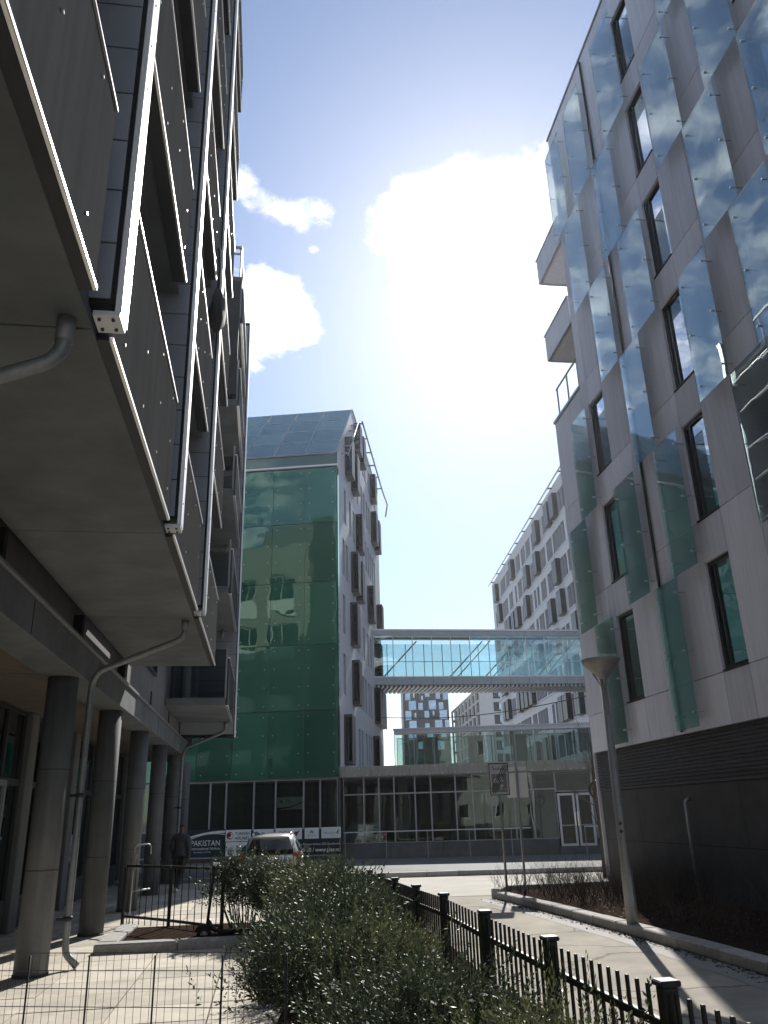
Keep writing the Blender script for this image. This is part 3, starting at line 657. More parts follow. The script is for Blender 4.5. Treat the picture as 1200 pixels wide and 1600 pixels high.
t,p,a,b,z0,z1,u=sign('sign','white TURKISH AIRLINES sign with a red round emblem',353.5,1297,392,1314,'sign_white',grp=G_); w=b-a;h=z1-z0
disc(t,a+w*.17,z0+h*.5,h*.33,u,'ink_red',p); disc(t,a+w*.20,z0+h*.5,h*.22,u-.002,'ink_white',p); disc(t,a+w*.15,z0+h*.55,h*.17,u-.004,'ink_navy',p)
text(t,'TURKISH',a+w*.37,u,z0+h*.54,h*.25,'ink_navy',p,w*.57,True); text(t,'AIRLINES',a+w*.37,u,z0+h*.16,h*.25,'ink_navy',p,w*.57,True)
t,p,a,b,z0,z1,u=sign('sign','white PAKISTAN sign with a faint grey winged emblem',353.5,1316,392,1337,'sign_white'); w=b-a;h=z1-z0
for k in range(4): t.mesh('emblem',[(a+w*.06+k*.02,u,z0+h*(.3+.09*k)),(a+w*.34,u,z0+h*(.42+.1*k)),(a+w*.30,u,z0+h*(.36+.1*k)),(a+w*.12,u,z0+h*(.24+.09*k))],[(0,1,2,3)],'ink_grey',p)
text(t,'PAKISTAN',a+w*.42,u,z0+h*.48,h*.26,'ink_grey',p,w*.52); text(t,'International Airlines',a+w*.42,u,z0+h*.28,h*.10,'ink_grey',p,w*.5)
t,p,a,b,z0,z1,u=sign('sign','white THAI sign with a dark curled emblem',397,1296,427.5,1312,'sign_white'); w=b-a;h=z1-z0
disc(t,a+w*.14,z0+h*.62,h*.17,u,'ink_navy',p); disc(t,a+w*.14,z0+h*.36,h*.17,u,'ink_navy',p); disc(t,a+w*.24,z0+h*.49,h*.20,u-.002,'ink_navy',p,sx=.8)
text(t,'THAI',a+w*.38,u,z0+h*.32,h*.36,'ink_navy',p,w*.56,True)
t,p,a,b,z0,z1,u=sign('sign','white QATAR airways sign with a maroon animal head',431,1294.5,472,1311,'sign_white'); w=b-a;h=z1-z0
text(t,'QATAR',a+w*.13,u,z0+h*.46,h*.30,'ink_maroon',p,w*.5); text(t,'AIRWAYS',a+w*.20,u,z0+h*.26,h*.10,'ink_grey',p,w*.36)
t.mesh('emblem',[(a+w*.72,u,z0+h*.35),(a+w*.80,u,z0+h*.28),(a+w*.86,u,z0+h*.55),(a+w*.93,u,z0+h*.85),(a+w*.82,u,z0+h*.66),(a+w*.76,u,z0+h*.72),(a+w*.70,u,z0+h*.55)],[(0,1,2,3,4,5,6)],'ink_maroon',p)
t,p,a,b,z0,z1,u=sign('sign','narrow white Emirates sign with a grey emblem above small lettering',476.5,1293.5,498.5,1310,'sign_white'); w=b-a;h=z1-z0
text(t,'Emirates',a+w*.2,u,z0+h*.22,h*.17,'ink_grey',p,w*.6)
for k in range(3): disc(t,a+w*(.42+.08*k),z0+h*(.58+.1*(k%2)),h*.13,u-.001*k,'ink_grey',p,sx=.55)
t,p,a,b,z0,z1,u=sign('sign','white Ethiopian sign with a dark feathered wing mark',502.5,1292.5,533,1309,'sign_white'); w=b-a;h=z1-z0
text(t,'Ethiopian',a+w*.12,u,z0+h*.40,h*.22,'ink_grey',p,w*.58); text(t,'Airlines',a+w*.45,u,z0+h*.18,h*.09,'ink_grey',p,w*.25)
t.mesh('emblem',[(a+w*.72,u,z0+h*.4),(a+w*.93,u,z0+h*.86),(a+w*.85,u,z0+h*.5)],[(0,1,2)],'ink_navy',p); t.mesh('emblem',[(a+w*.78,u-.001,z0+h*.36),(a+w*.95,u-.001,z0+h*.6),(a+w*.85,u-.001,z0+h*.36)],[(0,1,2)],'ink_grey',p)
t,p,a,b,z0,z1,u=sign('sign','long navy telephone and web address sign below the row of airline signs',395,1313.5,535.5,1334.5,'sign_navy'); w=b-a;h=z1-z0
text(t,'Represented By: Pakistan Airlines GSA Scandinavia',a+w*.36,u,z0+h*.62,h*.14,'ink_white',p,w*.61); text(t,'22 41 5 88 00 / www.piac.no',a+w*.36,u,z0+h*.20,h*.26,'ink_white',p,w*.62,True)
t,p,a,b,z0,z1,u=sign('sign','white PIA poster with a dark sweep hung high behind the shop window',431.5,1246,472.5,1264,'sign_white',u=.2); w=b-a;h=z1-z0
text(t,'PIA',a+w*.32,u,z0+h*.52,h*.3,'ink_grey',p,w*.26); disc(t,a+w*.16,z0+h*.66,h*.14,u,'ink_grey',p)
t.mesh('sweep',[(a,u,z0),(a+w*.5,u,z0+h*.12),(a+w,u,z0+h*.55),(a+w,u,z0+h*.62),(a+w*.5,u,z0+h*.22),(a,u,z0+h*.14)],[(0,1,4,5),(1,2,3,4)],'ink_black',p)
# ------------------------------------------------------------------ lobby pavilion
lo=Th('lobby_pavilion','low glazed lobby with a concrete roof band and double entrance doors','building',GA,fo=GO,off=(.1,.3))
LX=[.12]+[lo.onu(x,1280,.3)[0] for x in (569,593,617,650,675,714,741,770,806,835,868,932,962)]
dl,dr=lo.onu(872,1280,.3)[0],lo.onu(931,1280,.3)[0]
LX[-3]=dl;LX[-2]=dr
LX+=[LX[-1]+1.2,LX[-1]+2.4]
for i in range(len(LX)-1):
    isdoor=abs(LX[i]-dl)<1e-6
    if isdoor:
        dw=(dr-dl)/2
        for q in range(2):
            o=window(lo,'u',.32,dl+.05+q*dw,dl+dw-.02+q*dw if q==0 else dr-.05,.42,2.5,1,frame='white_metal',pane='dark_window',t=.09,name='entrance_door')
            lo.box('handle',dl+dw-.09+q*.12,dl+dw-.05+q*.12,.22,.26,1.2,1.75,'chrome',par=o); lo.box('push_bar',dl+.14+q*dw,dl+dw-.1+q*dw,.26,.30,1.2,1.25,'grey_metal',par=o)
        window(lo,'u',.32,LX[i],LX[i+1],2.56,3.42,1,frame='grey_metal',pane='lobby_glass',t=.045)
    else:
        window(lo,'u',.32,LX[i],LX[i+1],.72,2.7,1,frame='grey_metal',pane='lobby_glass',t=.03)
        window(lo,'u',.32,LX[i],LX[i+1],2.7,3.42,1,frame='grey_metal',pane='lobby_glass',t=.03)
PX=[.0,2.2,4.4,6.6,dl-.05]
for i in range(4): lo.box('plinth_stone',PX[i]+.006,PX[i+1]-.006,.18,.45,.12,.70,'stone_plinth',bev=.006)
lo.box('door_step',dl-.05,dr+.05,.0,.4,.12,.40,'stone_plinth'); lo.box('plinth_stone',dr+.06,13,.18,.45,.12,.70,'stone_plinth')
BX=np.linspace(-.3,13.2,9)
for i in range(8): lo.box('roof_band',BX[i]+.006,BX[i+1]-.006,.12,.6,3.42,3.86,'lobby_conc',bev=.01)
for vv in np.arange(.1,11,.55): lo.box('band_stud',vv,vv+.03,.09,.12,3.46,3.5,'steel_bolt'); lo.box('band_stud',vv+.2,vv+.23,.09,.12,3.76,3.8,'steel_bolt')
lo.box('roof_deck',-.2,14,.6,13.6,3.5,3.8,'backing'); lo.box('lobby_floor',0,14,.5,13,.3,.4,'interior_floor'); lo.box('lobby_back',0,14,9,9.1,.4,3.5,'interior'); lo.box('ceiling',0.05,14,.5,9,3.3,3.4,'room_wall')
for vv in (2.5,5.5,8.5): lo.box('inner_column',vv-.2,vv+.2,3,3.4,.4,3.3,'room_wall')
for (a,b,u,h) in ((1.2,2.3,2.2,1.1),(3.2,4.6,3.8,1.35),(5.8,6.9,2.0,1.15),(9.5,10.4,3,1.3)): lo.box('counter',a,b,u,u+.6,.4,h,'stone_plinth')
lo.box('hand_rail',.2,dl-1.2,-.25,-.21,1.16,1.2,'white_metal'); lo.box('hand_rail',dr-.6,dr+.5,-.45,-.41,1.16,1.2,'white_metal'); lo.box('hand_rail',dr+.8,dr+2.5,-.45,-.41,1.16,1.2,'white_metal')
for vv in np.arange(.25,dl-1.2,1.75): lo.box('rail_post',vv,vv+.03,-.245,-.215,.12,1.16,'grey_metal')
for vv in (dr-.6,dr+.46,dr+.8): lo.box('rail_post',vv,vv+.03,-.445,-.415,.12,1.16,'grey_metal')
# upper glazed link set back above the lobby
li=Th('glazed_link','upper glazed corridor set back above the lobby roof','building',GA-2.,fo=GO,off=(0.,14.))
lw_=1.22
for i in range(11):
    window(li,'u',14.,1.65+i*lw_,1.65+(i+1)*lw_,3.9,6.45,1,frame='grey_metal',pane='lobby_glass',t=.03)
    li.box('fascia_panel',1.65+i*lw_+.005,1.65+(i+1)*lw_-.005,13.93,14.1,6.45,6.68,'white_metal')
li.box('roof_edge',1.6,15.2,13.86,17.3,6.68,6.76,'white_metal'); li.box('floor',1.6,15.2,14.1,17.,3.6,3.9,'interior_floor')
for i in range(11): window(li,'u',17.1,1.65+i*lw_,1.65+(i+1)*lw_,3.9,6.45,1,frame='grey_metal',pane='bridge_glass',t=.03,name='rear_window')
for vv in (3.4,6.2,8.9): li.box('inner_wall',vv,vv+.9,15.2,15.3,3.9,6.3,'room_wall')
# ------------------------------------------------------------------ sky bridge
d0=ray(583,983); p0=np.array([0,0,HC])+d0*(50.6/d0[1]); d1=ray(905,984); p1=np.array([0,0,HC])+d1*(52.6/d1[1])
BAz=90-math.degrees(math.atan2(p1[1]-p0[1],p1[0]-p0[0]))-90
BAz=-math.degrees(math.atan2(p1[1]-p0[1],p1[0]-p0[0]))
br=Th('sky_bridge','enclosed glass footbridge with steel frame spanning between two buildings','bridge',BAz,fo=(p0[0],p0[1]),z0=9.5)
BL=17.5; zt=float((p0[2]+p1[2])/2); zg1=zt-.42; zg0=9.95; nP=14; pw=1.255
br.box('roof_beam',-.6,BL,-.08,2.9,zt-.12,zt,'white_metal',bev=.02)
for i in range(nP):
    a=i*pw
    br.box('fascia_panel',a+.006,a+pw-.006,-.05,.06,zt-.42,zt-.13,'grey_metal'); br.box('sill_panel',a+.006,a+pw-.006,-.05,.06,9.45,9.93,'grey_metal')
    br.box('pane',a+.02,a+pw-.02,0,.012,zg0,zg1,'bridge_glass'); br.box('mullion',a-.02,a+.02,-.03,.06,9.93,zg1,'white_metal')
    br.box('pane',a+.02,a+pw-.02,2.75,2.762,zg0,zg1,'bridge_glass'); br.box('mullion',a-.02,a+.02,2.72,2.80,9.93,zg1,'grey_metal'); br.box('sill_panel',a+.006,a+pw-.006,2.72,2.8,9.45,9.93,'grey_metal')
br.box('sill_rail',-.2,BL,-.07,-.05,9.9,9.96,'white_metal'); br.box('top_rail',-.2,BL,.07,.14,zg1-.22,zg1-.1,'dark_metal'); br.box('hand_rail',0,BL,.15,.19,10.9,10.94,'white_metal')
br.box('floor',-.2,BL,.1,2.7,9.55,9.75,'interior'); br.box('end_post',-.25,0,-.08,2.9,9.3,zt-.1,'grey_metal')
for i in range(62): br.box('soffit_slat',-.1+i*.28,-.1+i*.28+.16,.0,2.8,9.28,9.42,'grey_metal')
for (a,b,s) in ((.6,3.1,1),(5.0,7.6,1),(7.4,10.0,1),(11,13.5,1)):
    br.tube('diagonal_brace',[(a,1.8,zg0),(b,1.8,zg1)],.045,'grey_metal')
    if a>.7: br.tube('diagonal_brace',[(a+.5,1.6,zg0),(b+.5,1.6,zg1)],.04,'white_metal')
# ------------------------------------------------------------------ hotel block behind the bridge
HA=-2.77; HV=19.8
ho=Th('hotel_building','pale hotel block with narrow windows and bronze bay boxes behind the footbridge','building',HA,off=(HV,80.))
random.seed(5); wins=[];bays_=[]; HT=31.2
for k in range(9): layout(46,105.6,HT-3.3-3.07*k,2.0,1.5,k)
wins=[(a,a+(b-a)*1.35,z0,z1) for a,b,z0,z1 in wins]; ww=[]
for w_ in sorted(wins):
    if all(w_[1]<o[0]-.05 or w_[0]>o[1]+.05 or abs(w_[2]-o[2])>.1 for o in ww[-12:]): ww.append(w_)
v,f=holed(44,106.7,3,HT,ww,.3,lambda a,z,d:(HV+d,a,z)); ho.mesh('front_wall',v,f,'hotel_wall')
for (a,b,z0,z1) in ww:
    p_=ho.box('window',HV+.26,HV+.30,a,b,z0,z1,'hotel_glass')
for (a,b,z0,z1) in bays_:
    o=ho.box('bay_box',HV-.5,HV-.003,a,b,z0,z1,'bronze',bev=.04); ho.box('bay_seam',HV-.506,HV-.501,(a+b)/2-.015,(a+b)/2+.015,z0+.05,z1-.05,'dark_gap',par=o)
ho.box('core',HV+.35,HV+16,44,106.6,0,HT-.1,'backing'); ho.box('end_wall',HV+.01,HV+16,106.62,106.7,0,HT,'hotel_wall')
for k in range(9): ho.box('floor_joint',HV-.006,HV-.001,44,106.7,HT-3.5-3.07*k,HT-3.47-3.07*k,'dark_gap')
ho.tube('roof_rail',[(HV-.42,44,HT-.1),(HV-.42,107,HT-.1)],.09,'white_metal')
for u in np.arange(46,107,4.2): ho.box('rail_bracket',HV-.42,HV,u,u+.12,HT-.2,HT-.08,'dark_metal')
# ------------------------------------------------------------------ distant buildings
def fpt(px,py,Y): d=ray(px,py); return d[0]/d[1]*Y
dt=Th('dark_tower','dark tower with scattered square blue windows far behind the footbridge','building',0,off=(fpt(664,1100,280),280.))
x0,x1=fpt(630,1100,280),fpt(701,1100,280); wd=x1-x0
dt.box('body',x0,x1,280,300,0,45,'tower_dark')
dt.box('balcony_strip',x0-.6,x0-.05,279.5,298,0,45,'tower_white')
random.seed(11)
def zz(py): return HC+(1276-py)/1428*280*1.0
CW=[(.05,.11,1084,1),(.22,.035,1082,0),(.49,.10,1079,1),(.72,.10,1083,1),(.88,.12,1083,2),(.12,.16,1099,2),(.33,.1,1101,1),(.56,.16,1099,2),(.78,.1,1101,1),(.04,.13,1116,2),(.24,.04,1116,0),(.46,.1,1115,1),(.64,.035,1113,0),(.79,.16,1116,2),(.12,.16,1133,2),(.46,.1,1136,1),(.68,.16,1133,2),(.9,.1,1133,2),(.4,.04,1087,0),(.1,.16,1150,2),(.5,.16,1150,2),(.8,.12,1150,1),(.3,.1,1167,1),(.7,.16,1167,2),(.2,.1,1066,1),(.6,.16,1066,2)]
for (s,wf,py,k) in CW:
    hh=(1.0,2.0,2.9)[k]*.8; w2=wd*wf; o=dt.box('window',x0+wd*s,x0+wd*s+w2,279.7,280.05,zz(py)-hh/2-.3,zz(py)+hh/2+.3,'tower_glass'); dt.box('frame',x0+wd*s-.08,x0+wd*s+w2+.08,279.82,279.9,zz(py)-hh/2-.45,zz(py)-hh/2-.3,'grey_metal',par=o)
gw=Th('grid_office_block','distant white grid-fronted block with recessed dark balconies beside the dark tower','building',-3.5,fo=(fpt(750,1100,230),230.))
zf=lambda py: HC+(1275-py)/1428*230
T_=zf(1070); 
gw.box('core',0.9,14,.4,60,0,T_,'tower_dark')
nf=10; fh=(T_)/nf
for k in range(nf+1): gw.box('floor_band',-.1,.5,-.1,60,T_-k*fh-.25,T_-k*fh+.25,'tower_white')
for q in range(9): gw.box('pier',-.06,.45,q*7.4-.2,q*7.4+1.3,0,T_,'tower_white')
gw.box('pier',-.08,3.8,-.12,.5,0,T_+.1,'tower_white')
for k in range(nf): 
    gw.box('floor_band',3.8,14,-.1,.5,T_-k*fh-.7,T_-k*fh+.2,'tower_white'); gw.box('window',5.4,8.8,-.02,.38,T_-(k+1)*fh+.7,T_-k*fh-.9,'tower_glass'); gw.box('pier',10.4,14,-.08,.5,T_-(k+1)*fh+.2,T_-k*fh-.7,'tower_white')
gw.box('roof_box',-.1,1.0,-.3,14,T_+.1,T_+2.2,'tower_white')
# overhead wire between the buildings
a=Vector(ray(596,1121))*39+Vector((0,0,HC)); b=Vector(ray(940,1082))*31+Vector((0,0,HC))
pts=[a.lerp(b,i/12)-Vector((0,0,.35*math.sin(math.pi*i/12))) for i in range(13)]
v,f=tubegeo(pts,.018,6); o=mk('overhead_wire',pymesh('wire',v,f,'steel_wire')); props(o,'thin overhead wire slung across the street below the footbridge','wire')
# ------------------------------------------------------------------ apartment block behind the viewer, mirrored in the glass fronts
ab=Th('apartment_block','pale apartment block with white balconies across the street behind the viewer','building',0,off=(-2,-30))
random.seed(3); hol=[]
for k in range(7):
    for q in range(9):
        x=-26+q*4.1; hol.append((x+.8,x+2.0,1.2+3*k,2.8+3*k))
v,f=holed(-28,10,0,21.5,hol,.25,lambda a,z,d:(a,-30-d,z)); ab.mesh('front_wall',v,f,'apart_wall')
for (a,b,z0,z1) in hol: window(ab,'u',-30.2,a,b,z0,z1,-1,frame='apart_white',pane='dark_window',t=.09)
for k in range(7):
    for q in (0,3,4,7):
        x=-26+q*4.1+2.2; s=ab.box('balcony',x,x+2.4,-30,-28.7,.6+3*k,.75+3*k,'apart_white'); ab.box('balcony_front',x,x+2.4,-28.75,-28.7,.75+3*k,1.75+3*k,'apart_white' if q!=4 else 'apart_brown',par=s)
ab.box('core',-28,10,-44,-30.3,0,21.4,'backing'); ab.box('roof',-28.4,10.4,-44.4,-29.6,21.5,21.8,'dark_metal')
# ------------------------------------------------------------------ street furniture
x,y=ground_at(991,1460)
sl=Th('street_lamp','grey street lamp with an upturned cone head standing at the kerb of the planting bed','street lamp',0,fo=(x,y))
H=4.05
sl.tube('pole',[(0,0,.1),(0,0,.9),(0,0,1.0),(0,0,H-.05)],[.095,.09,.08,.058],'lamp_pole',n=20)
v=[];f=[];n=36
prof=[(.05,H-.12),(.075,H-.06),(.2,H+.06),(.30,H+.16),(.335,H+.22),(.34,H+.245),(.31,H+.245),(.27,H+.2),(.06,H+.04)]
for (r,z) in prof:
    for k in range(n): v.append((r*math.cos(2*math.pi*k/n),r*math.sin(2*math.pi*k/n),z))
for i in range(len(prof)-1):
    for k in range(n): f.append((i*n+k,i*n+(k+1)%n,(i+1)*n+(k+1)%n,(i+1)*n+k))
sl.mesh('cone_shade',v,f,'lamp_pole',None,True)
for k in range(3):
    a=2*math.pi*k/3+.5; sl.tube('arm',[(.05*math.cos(a),.05*math.sin(a),H-.2),(.12*math.cos(a),.12*math.sin(a),H-.06),(.17*math.cos(a),.17*math.sin(a),H+.02)],.016,'grey_metal')
sl.tube('lamp_glass',[(0,0,H+.03),(0,0,H+.15)],[.09,.06],'sign_white',n=16)
sl.box('access_door',-.035,.035,-.099,-.088,.4,.85,'grey_metal')
for zz_ in (1.62,1.5): mk('bolt',boltmesh(.025,.02,'dark_metal',8,'u'),sl.e,(-.03,-.082,zz_))
# end of zone sign
x,y=ground_at(793,1402)
zs=Th('zone_sign','grey end of Sone zone sign crossed by black diagonal stripes on a post','sign',-4,fo=(x,y))
dS=math.hypot(x,y); sc_=dS/1428*1.0
zt_=HC+(1270-1196)*sc_*1.02; zb_=HC+(1270-1246)*sc_*1.02; ws=34*sc_*.97
zs.tube('post',[(0,0,0.05),(0,0,zt_-.1)],.03,'galvanised',n=12)
bd=zs.box('board',-ws/2,ws/2,-.045,-.035,zb_,zt_,'sign_grey'); u=-.047
for (a,b,c,d) in ((-ws/2,ws/2,zt_-.02,zt_),(-ws/2,ws/2,zb_,zb_+.02),(-ws/2,-ws/2+.02,zb_+.02,zt_-.02),(ws/2-.02,ws/2,zb_+.02,zt_-.02)): zs.box('border',a,b,-.049,-.0455,c,d,'ink_black',par=bd)
hh=zt_-zb_
text(zs,'Sone',-ws*.34,u-.001,zb_+hh*.78,hh*.13,'ink_black',bd,ws*.62)
zs.box('panel',-ws*.38,ws*.38,-.0495,-.046,zb_+hh*.10,zb_+hh*.66,'sign_midgrey',par=bd)
def pic(name,pts,mat): zs.mesh(name,[(-ws*.38+a*ws*.76,-.0505,zb_+hh*(.10+.56*c)) for a,c in pts],[tuple(range(len(pts)))],mat,bd)
pic('house_mark',[(.55,.55),(.75,.55),(.75,.8),(.65,.9),(.55,.8)],'sign_grey'); pic('car_mark',[(.12,.5),(.5,.5),(.5,.62),(.4,.66),(.34,.76),(.2,.76),(.12,.62)],'sign_grey')
pic('figure_mark',[(.6,.08),(.68,.22),(.66,.36),(.78,.3),(.8,.34),(.66,.46),(.58,.4),(.5,.26),(.54,.24),(.6,.32),(.62,.24),(.55,.1)],'sign_grey'); pic('ball_mark',[(.84,.1),(.9,.1),(.92,.16),(.88,.2),(.83,.16)],'sign_grey')
for k in range(4):
    o_=ws*.11*(k-1.5); zs.mesh('stripe',[(-ws*.44+max(0,o_),-.052,zb_+hh*.06-min(0,o_)*1.3),(-ws*.40+max(0,o_),-.052,zb_+hh*.05-min(0,o_)*1.3),(ws*.46+min(0,o_),-.052,zt_-hh*.05-max(0,o_)*1.3),(ws*.42+min(0,o_),-.052,zt_-hh*.04-max(0,o_)*1.3)],[(0,1,2,3)],'ink_black',bd)
zs.box('clamp',-.05,.05,-.035,.035,zb_+.1,zb_+.14,'galvanised'); zs.box('clamp',-.05,.05,-.035,.035,zt_-.18,zt_-.14,'galvanised')
x,y=ground_at(822,1396)
z2=Th('zone_sign','second sign post whose board shows only its grey edge behind the striped sign','sign',30,fo=(x,y))
z2.tube('post',[(0,0,0.05),(0,0,zt_+.05)],.03,'galvanised',n=12); o=z2.box('board',-.3,.26,.04,.05,zb_-.05,zt_-.05,'sign_grey'); z2.box('back_rail',-.28,.24,.03,.04,zt_-.2,zt_-.15,'galvanised',par=o)
# round sign seen against the bare tree
x,y=fpt(941,1300,25.),25.
rs=Th('round_sign','round sign with a thick black rim and slash in front of the bare tree','sign',0,fo=(x,y))
zc=HC+(1267-1238)/1428*25
rs.tube('post',[(0,0.02,.1),(0,.02,zc+.3)],.028,'dark_metal',n=10)
v,f=tubegeo([(.24*math.cos(a),-.03,zc+.24*math.sin(a)) for a in np.linspace(0,2*math.pi,33)],.035,8,False); rm=rs.mesh('rim',v,f,'black_paint',None,True)
v=[(0,-.02,zc)]+[(.23*math.cos(2*math.pi*k/24),-.02,zc+.23*math.sin(2*math.pi*k/24)) for k in range(24)]; fc=rs.mesh('face',v,[(0,k+1,(k+1)%24+1) for k in range(24)],'sign_midgrey')
for k in (-1,0,1): o=rs.box('slash',-.18,.18,-.045,-.035,zc-.02+k*.08,zc+.02+k*.08,'black_paint',par=fc,rot=(0,.75,0))
# ------------------------------------------------------------------ fences
def picket_fence(name,label,pts,hpost,hpick,zr,npk,postw=.09,pw=.022,z0=.1,lastpost=True,cap=True):
    t=Th(name,label,'fence',0,fo=pts[0]); o0=Vector((pts[0][0],pts[0][1],0))
    for i,(x,y) in enumerate(pts):
        q=Vector((x,y,0))-o0
        if i<len(pts)-1: d=Vector((pts[i+1][0]-x,pts[i+1][1]-y,0))
        an=math.atan2(d.y,d.x)
        if i<len(pts)-1 or lastpost:
            p=mk('post',boxmesh(postw,postw,hpost-.03,'black_paint',.006),t.e,(q.x,q.y,(hpost-.03)/2+.0)); p.rotation_euler=(0,0,an)
            if cap: c=mk('post_cap',boxmesh(postw+.03,postw+.03,.03,'black_paint',.008),p,(q.x,q.y,hpost-.015))
        if i<len(pts)-1:
            L=d.length; m=q+d*.5
            for z in zr:
                r=mk('rail',boxmesh(round(L-postw,3),.035,.045,'black_paint',.004),t.e,(m.x,m.y,z)); r.rotation_euler=(0,0,an)
            for k in range(npk):
                c=q+d*((k+.75)/(npk+.5)); o=mk('picket',boxmesh(pw,pw*.8,hpick-z0,'black_paint',.003),t.e,(c.x,c.y,(hpick+z0)/2)); o.rotation_euler=(0,0,an)
    return t
FP=[ground_at(px,py,1.02) for px,py in ((1040,1530),(858,1462),(757,1422),(693,1395),(650,1382),(617,1371),(594,1364),(578,1359))]
d=(FP[0][0]-FP[1][0],FP[0][1]-FP[1][1]); FP=[(FP[0][0]+d[0],FP[0][1]+d[1])]+FP
picket_fence('picket_fence','black picket fence with square capped posts along the path beside the hedge',FP,1.02,.97,(.2,.80),13,.085,.024)
LF=[ground_at(190,1452),ground_at(262,1460),ground_at(345,1472),ground_at(440,1484)]
t=picket_fence('picket_fence','thin black railing around the scooter beside the round columns',LF[:3],1.1,1.2,(.22,1.08),7,.05,.016,cap=False)
x,y=LF[0]
ga=Th('gate_frame','slim metal gate post with a bent top bar at the end of the thin railing','gate',0,fo=(x-.02,y+.5))
ga.tube('frame',bend([(0,0,0),(0,0,1.42),(.26,.2,1.44),(.27,.2,1.25)],.08),.014,'grey_metal'); ga.box('lock',.02,.07,-.03,.03,.95,1.25,'chrome'); ga.tube('bar',[(0,0,.6),(.3,.2,.62)],.015,'grey_metal')
# welded mesh panel
a=Vector((*ground_at(-60,1489,1.1),0)); b=Vector((*ground_at(455,1487,1.1),0)); d=b-a; L=d.length
mf=Th('mesh_fence','thin welded wire mesh fence panel in front of the paved yard','fence',-math.degrees(math.atan2(d.y,d.x)),fo=(a.x,a.y))
v=[];f=[]
def wire(p,q,r): tubegeo([p,q],r,4,True,v,f)
for k in range(int(L/.05)+1): wire((k*.05,0,.0),(k*.05,0,1.1),.0016)
for k in range(12): wire((0,-.003,.02+k*.098),(L,-.003,.02+k*.098),.0024)
mf.mesh('wire_mesh',v,f,'steel_wire')
for s in (.02,.215,.40,.60,.80,.985): mf.tube('post',[(L*s,.02,0),(L*s,.02,1.08)],.006,'black_paint')
# ------------------------------------------------------------------ hedge bushes
def leafshoot(seed,n=16,ll=.062,length=.30):
    r=np.random.default_rng(seed); V=[]
    for i in range(n):
        t=i/(n-1); az=i*2.4+r.uniform(-.3,.3); el=.5+.6*t+r.uniform(-.2,.2); d=np.array([math.cos(az)*math.cos(el),math.sin(az)*math.cos(el),math.sin(el)])
        base=np.array([r.uniform(-.006,.006),r.uniform(-.006,.006),length*(t**.9)]); l=ll*r.uniform(.7,1.25)*(1-.25*t); w=l*.19
        sd=np.cross(d,[0,0,1]); sd/=max(1e-6,np.linalg.norm(sd)); up=np.cross(sd,d); tw=r.uniform(-.9,.9); sd=sd*math.cos(tw)+up*math.sin(tw)
        V+=[base,base+d*l*.5+sd*w,base+d*l,base+d*l*.5-sd*w]
    return np.array(V)
SHOOT=[leafshoot(i) for i in range(8)]
def quadmesh(name,V,mat):
    n=len(V)//4; me=bpy.data.meshes.new(name); me.vertices.add(len(V)); me.vertices.foreach_set('co',np.ascontiguousarray(V,dtype=np.float32).ravel())
    me.loops.add(n*4); me.loops.foreach_set('vertex_index',np.arange(n*4,dtype=np.int32)); me.polygons.add(n); me.polygons.foreach_set('loop_start',np.arange(0,n*4,4,dtype=np.int32)); me.polygons.foreach_set('loop_total',np.full(n,4,dtype=np.int32))
    me.update(); me.validate(); me.materials.append(M[mat]); return me
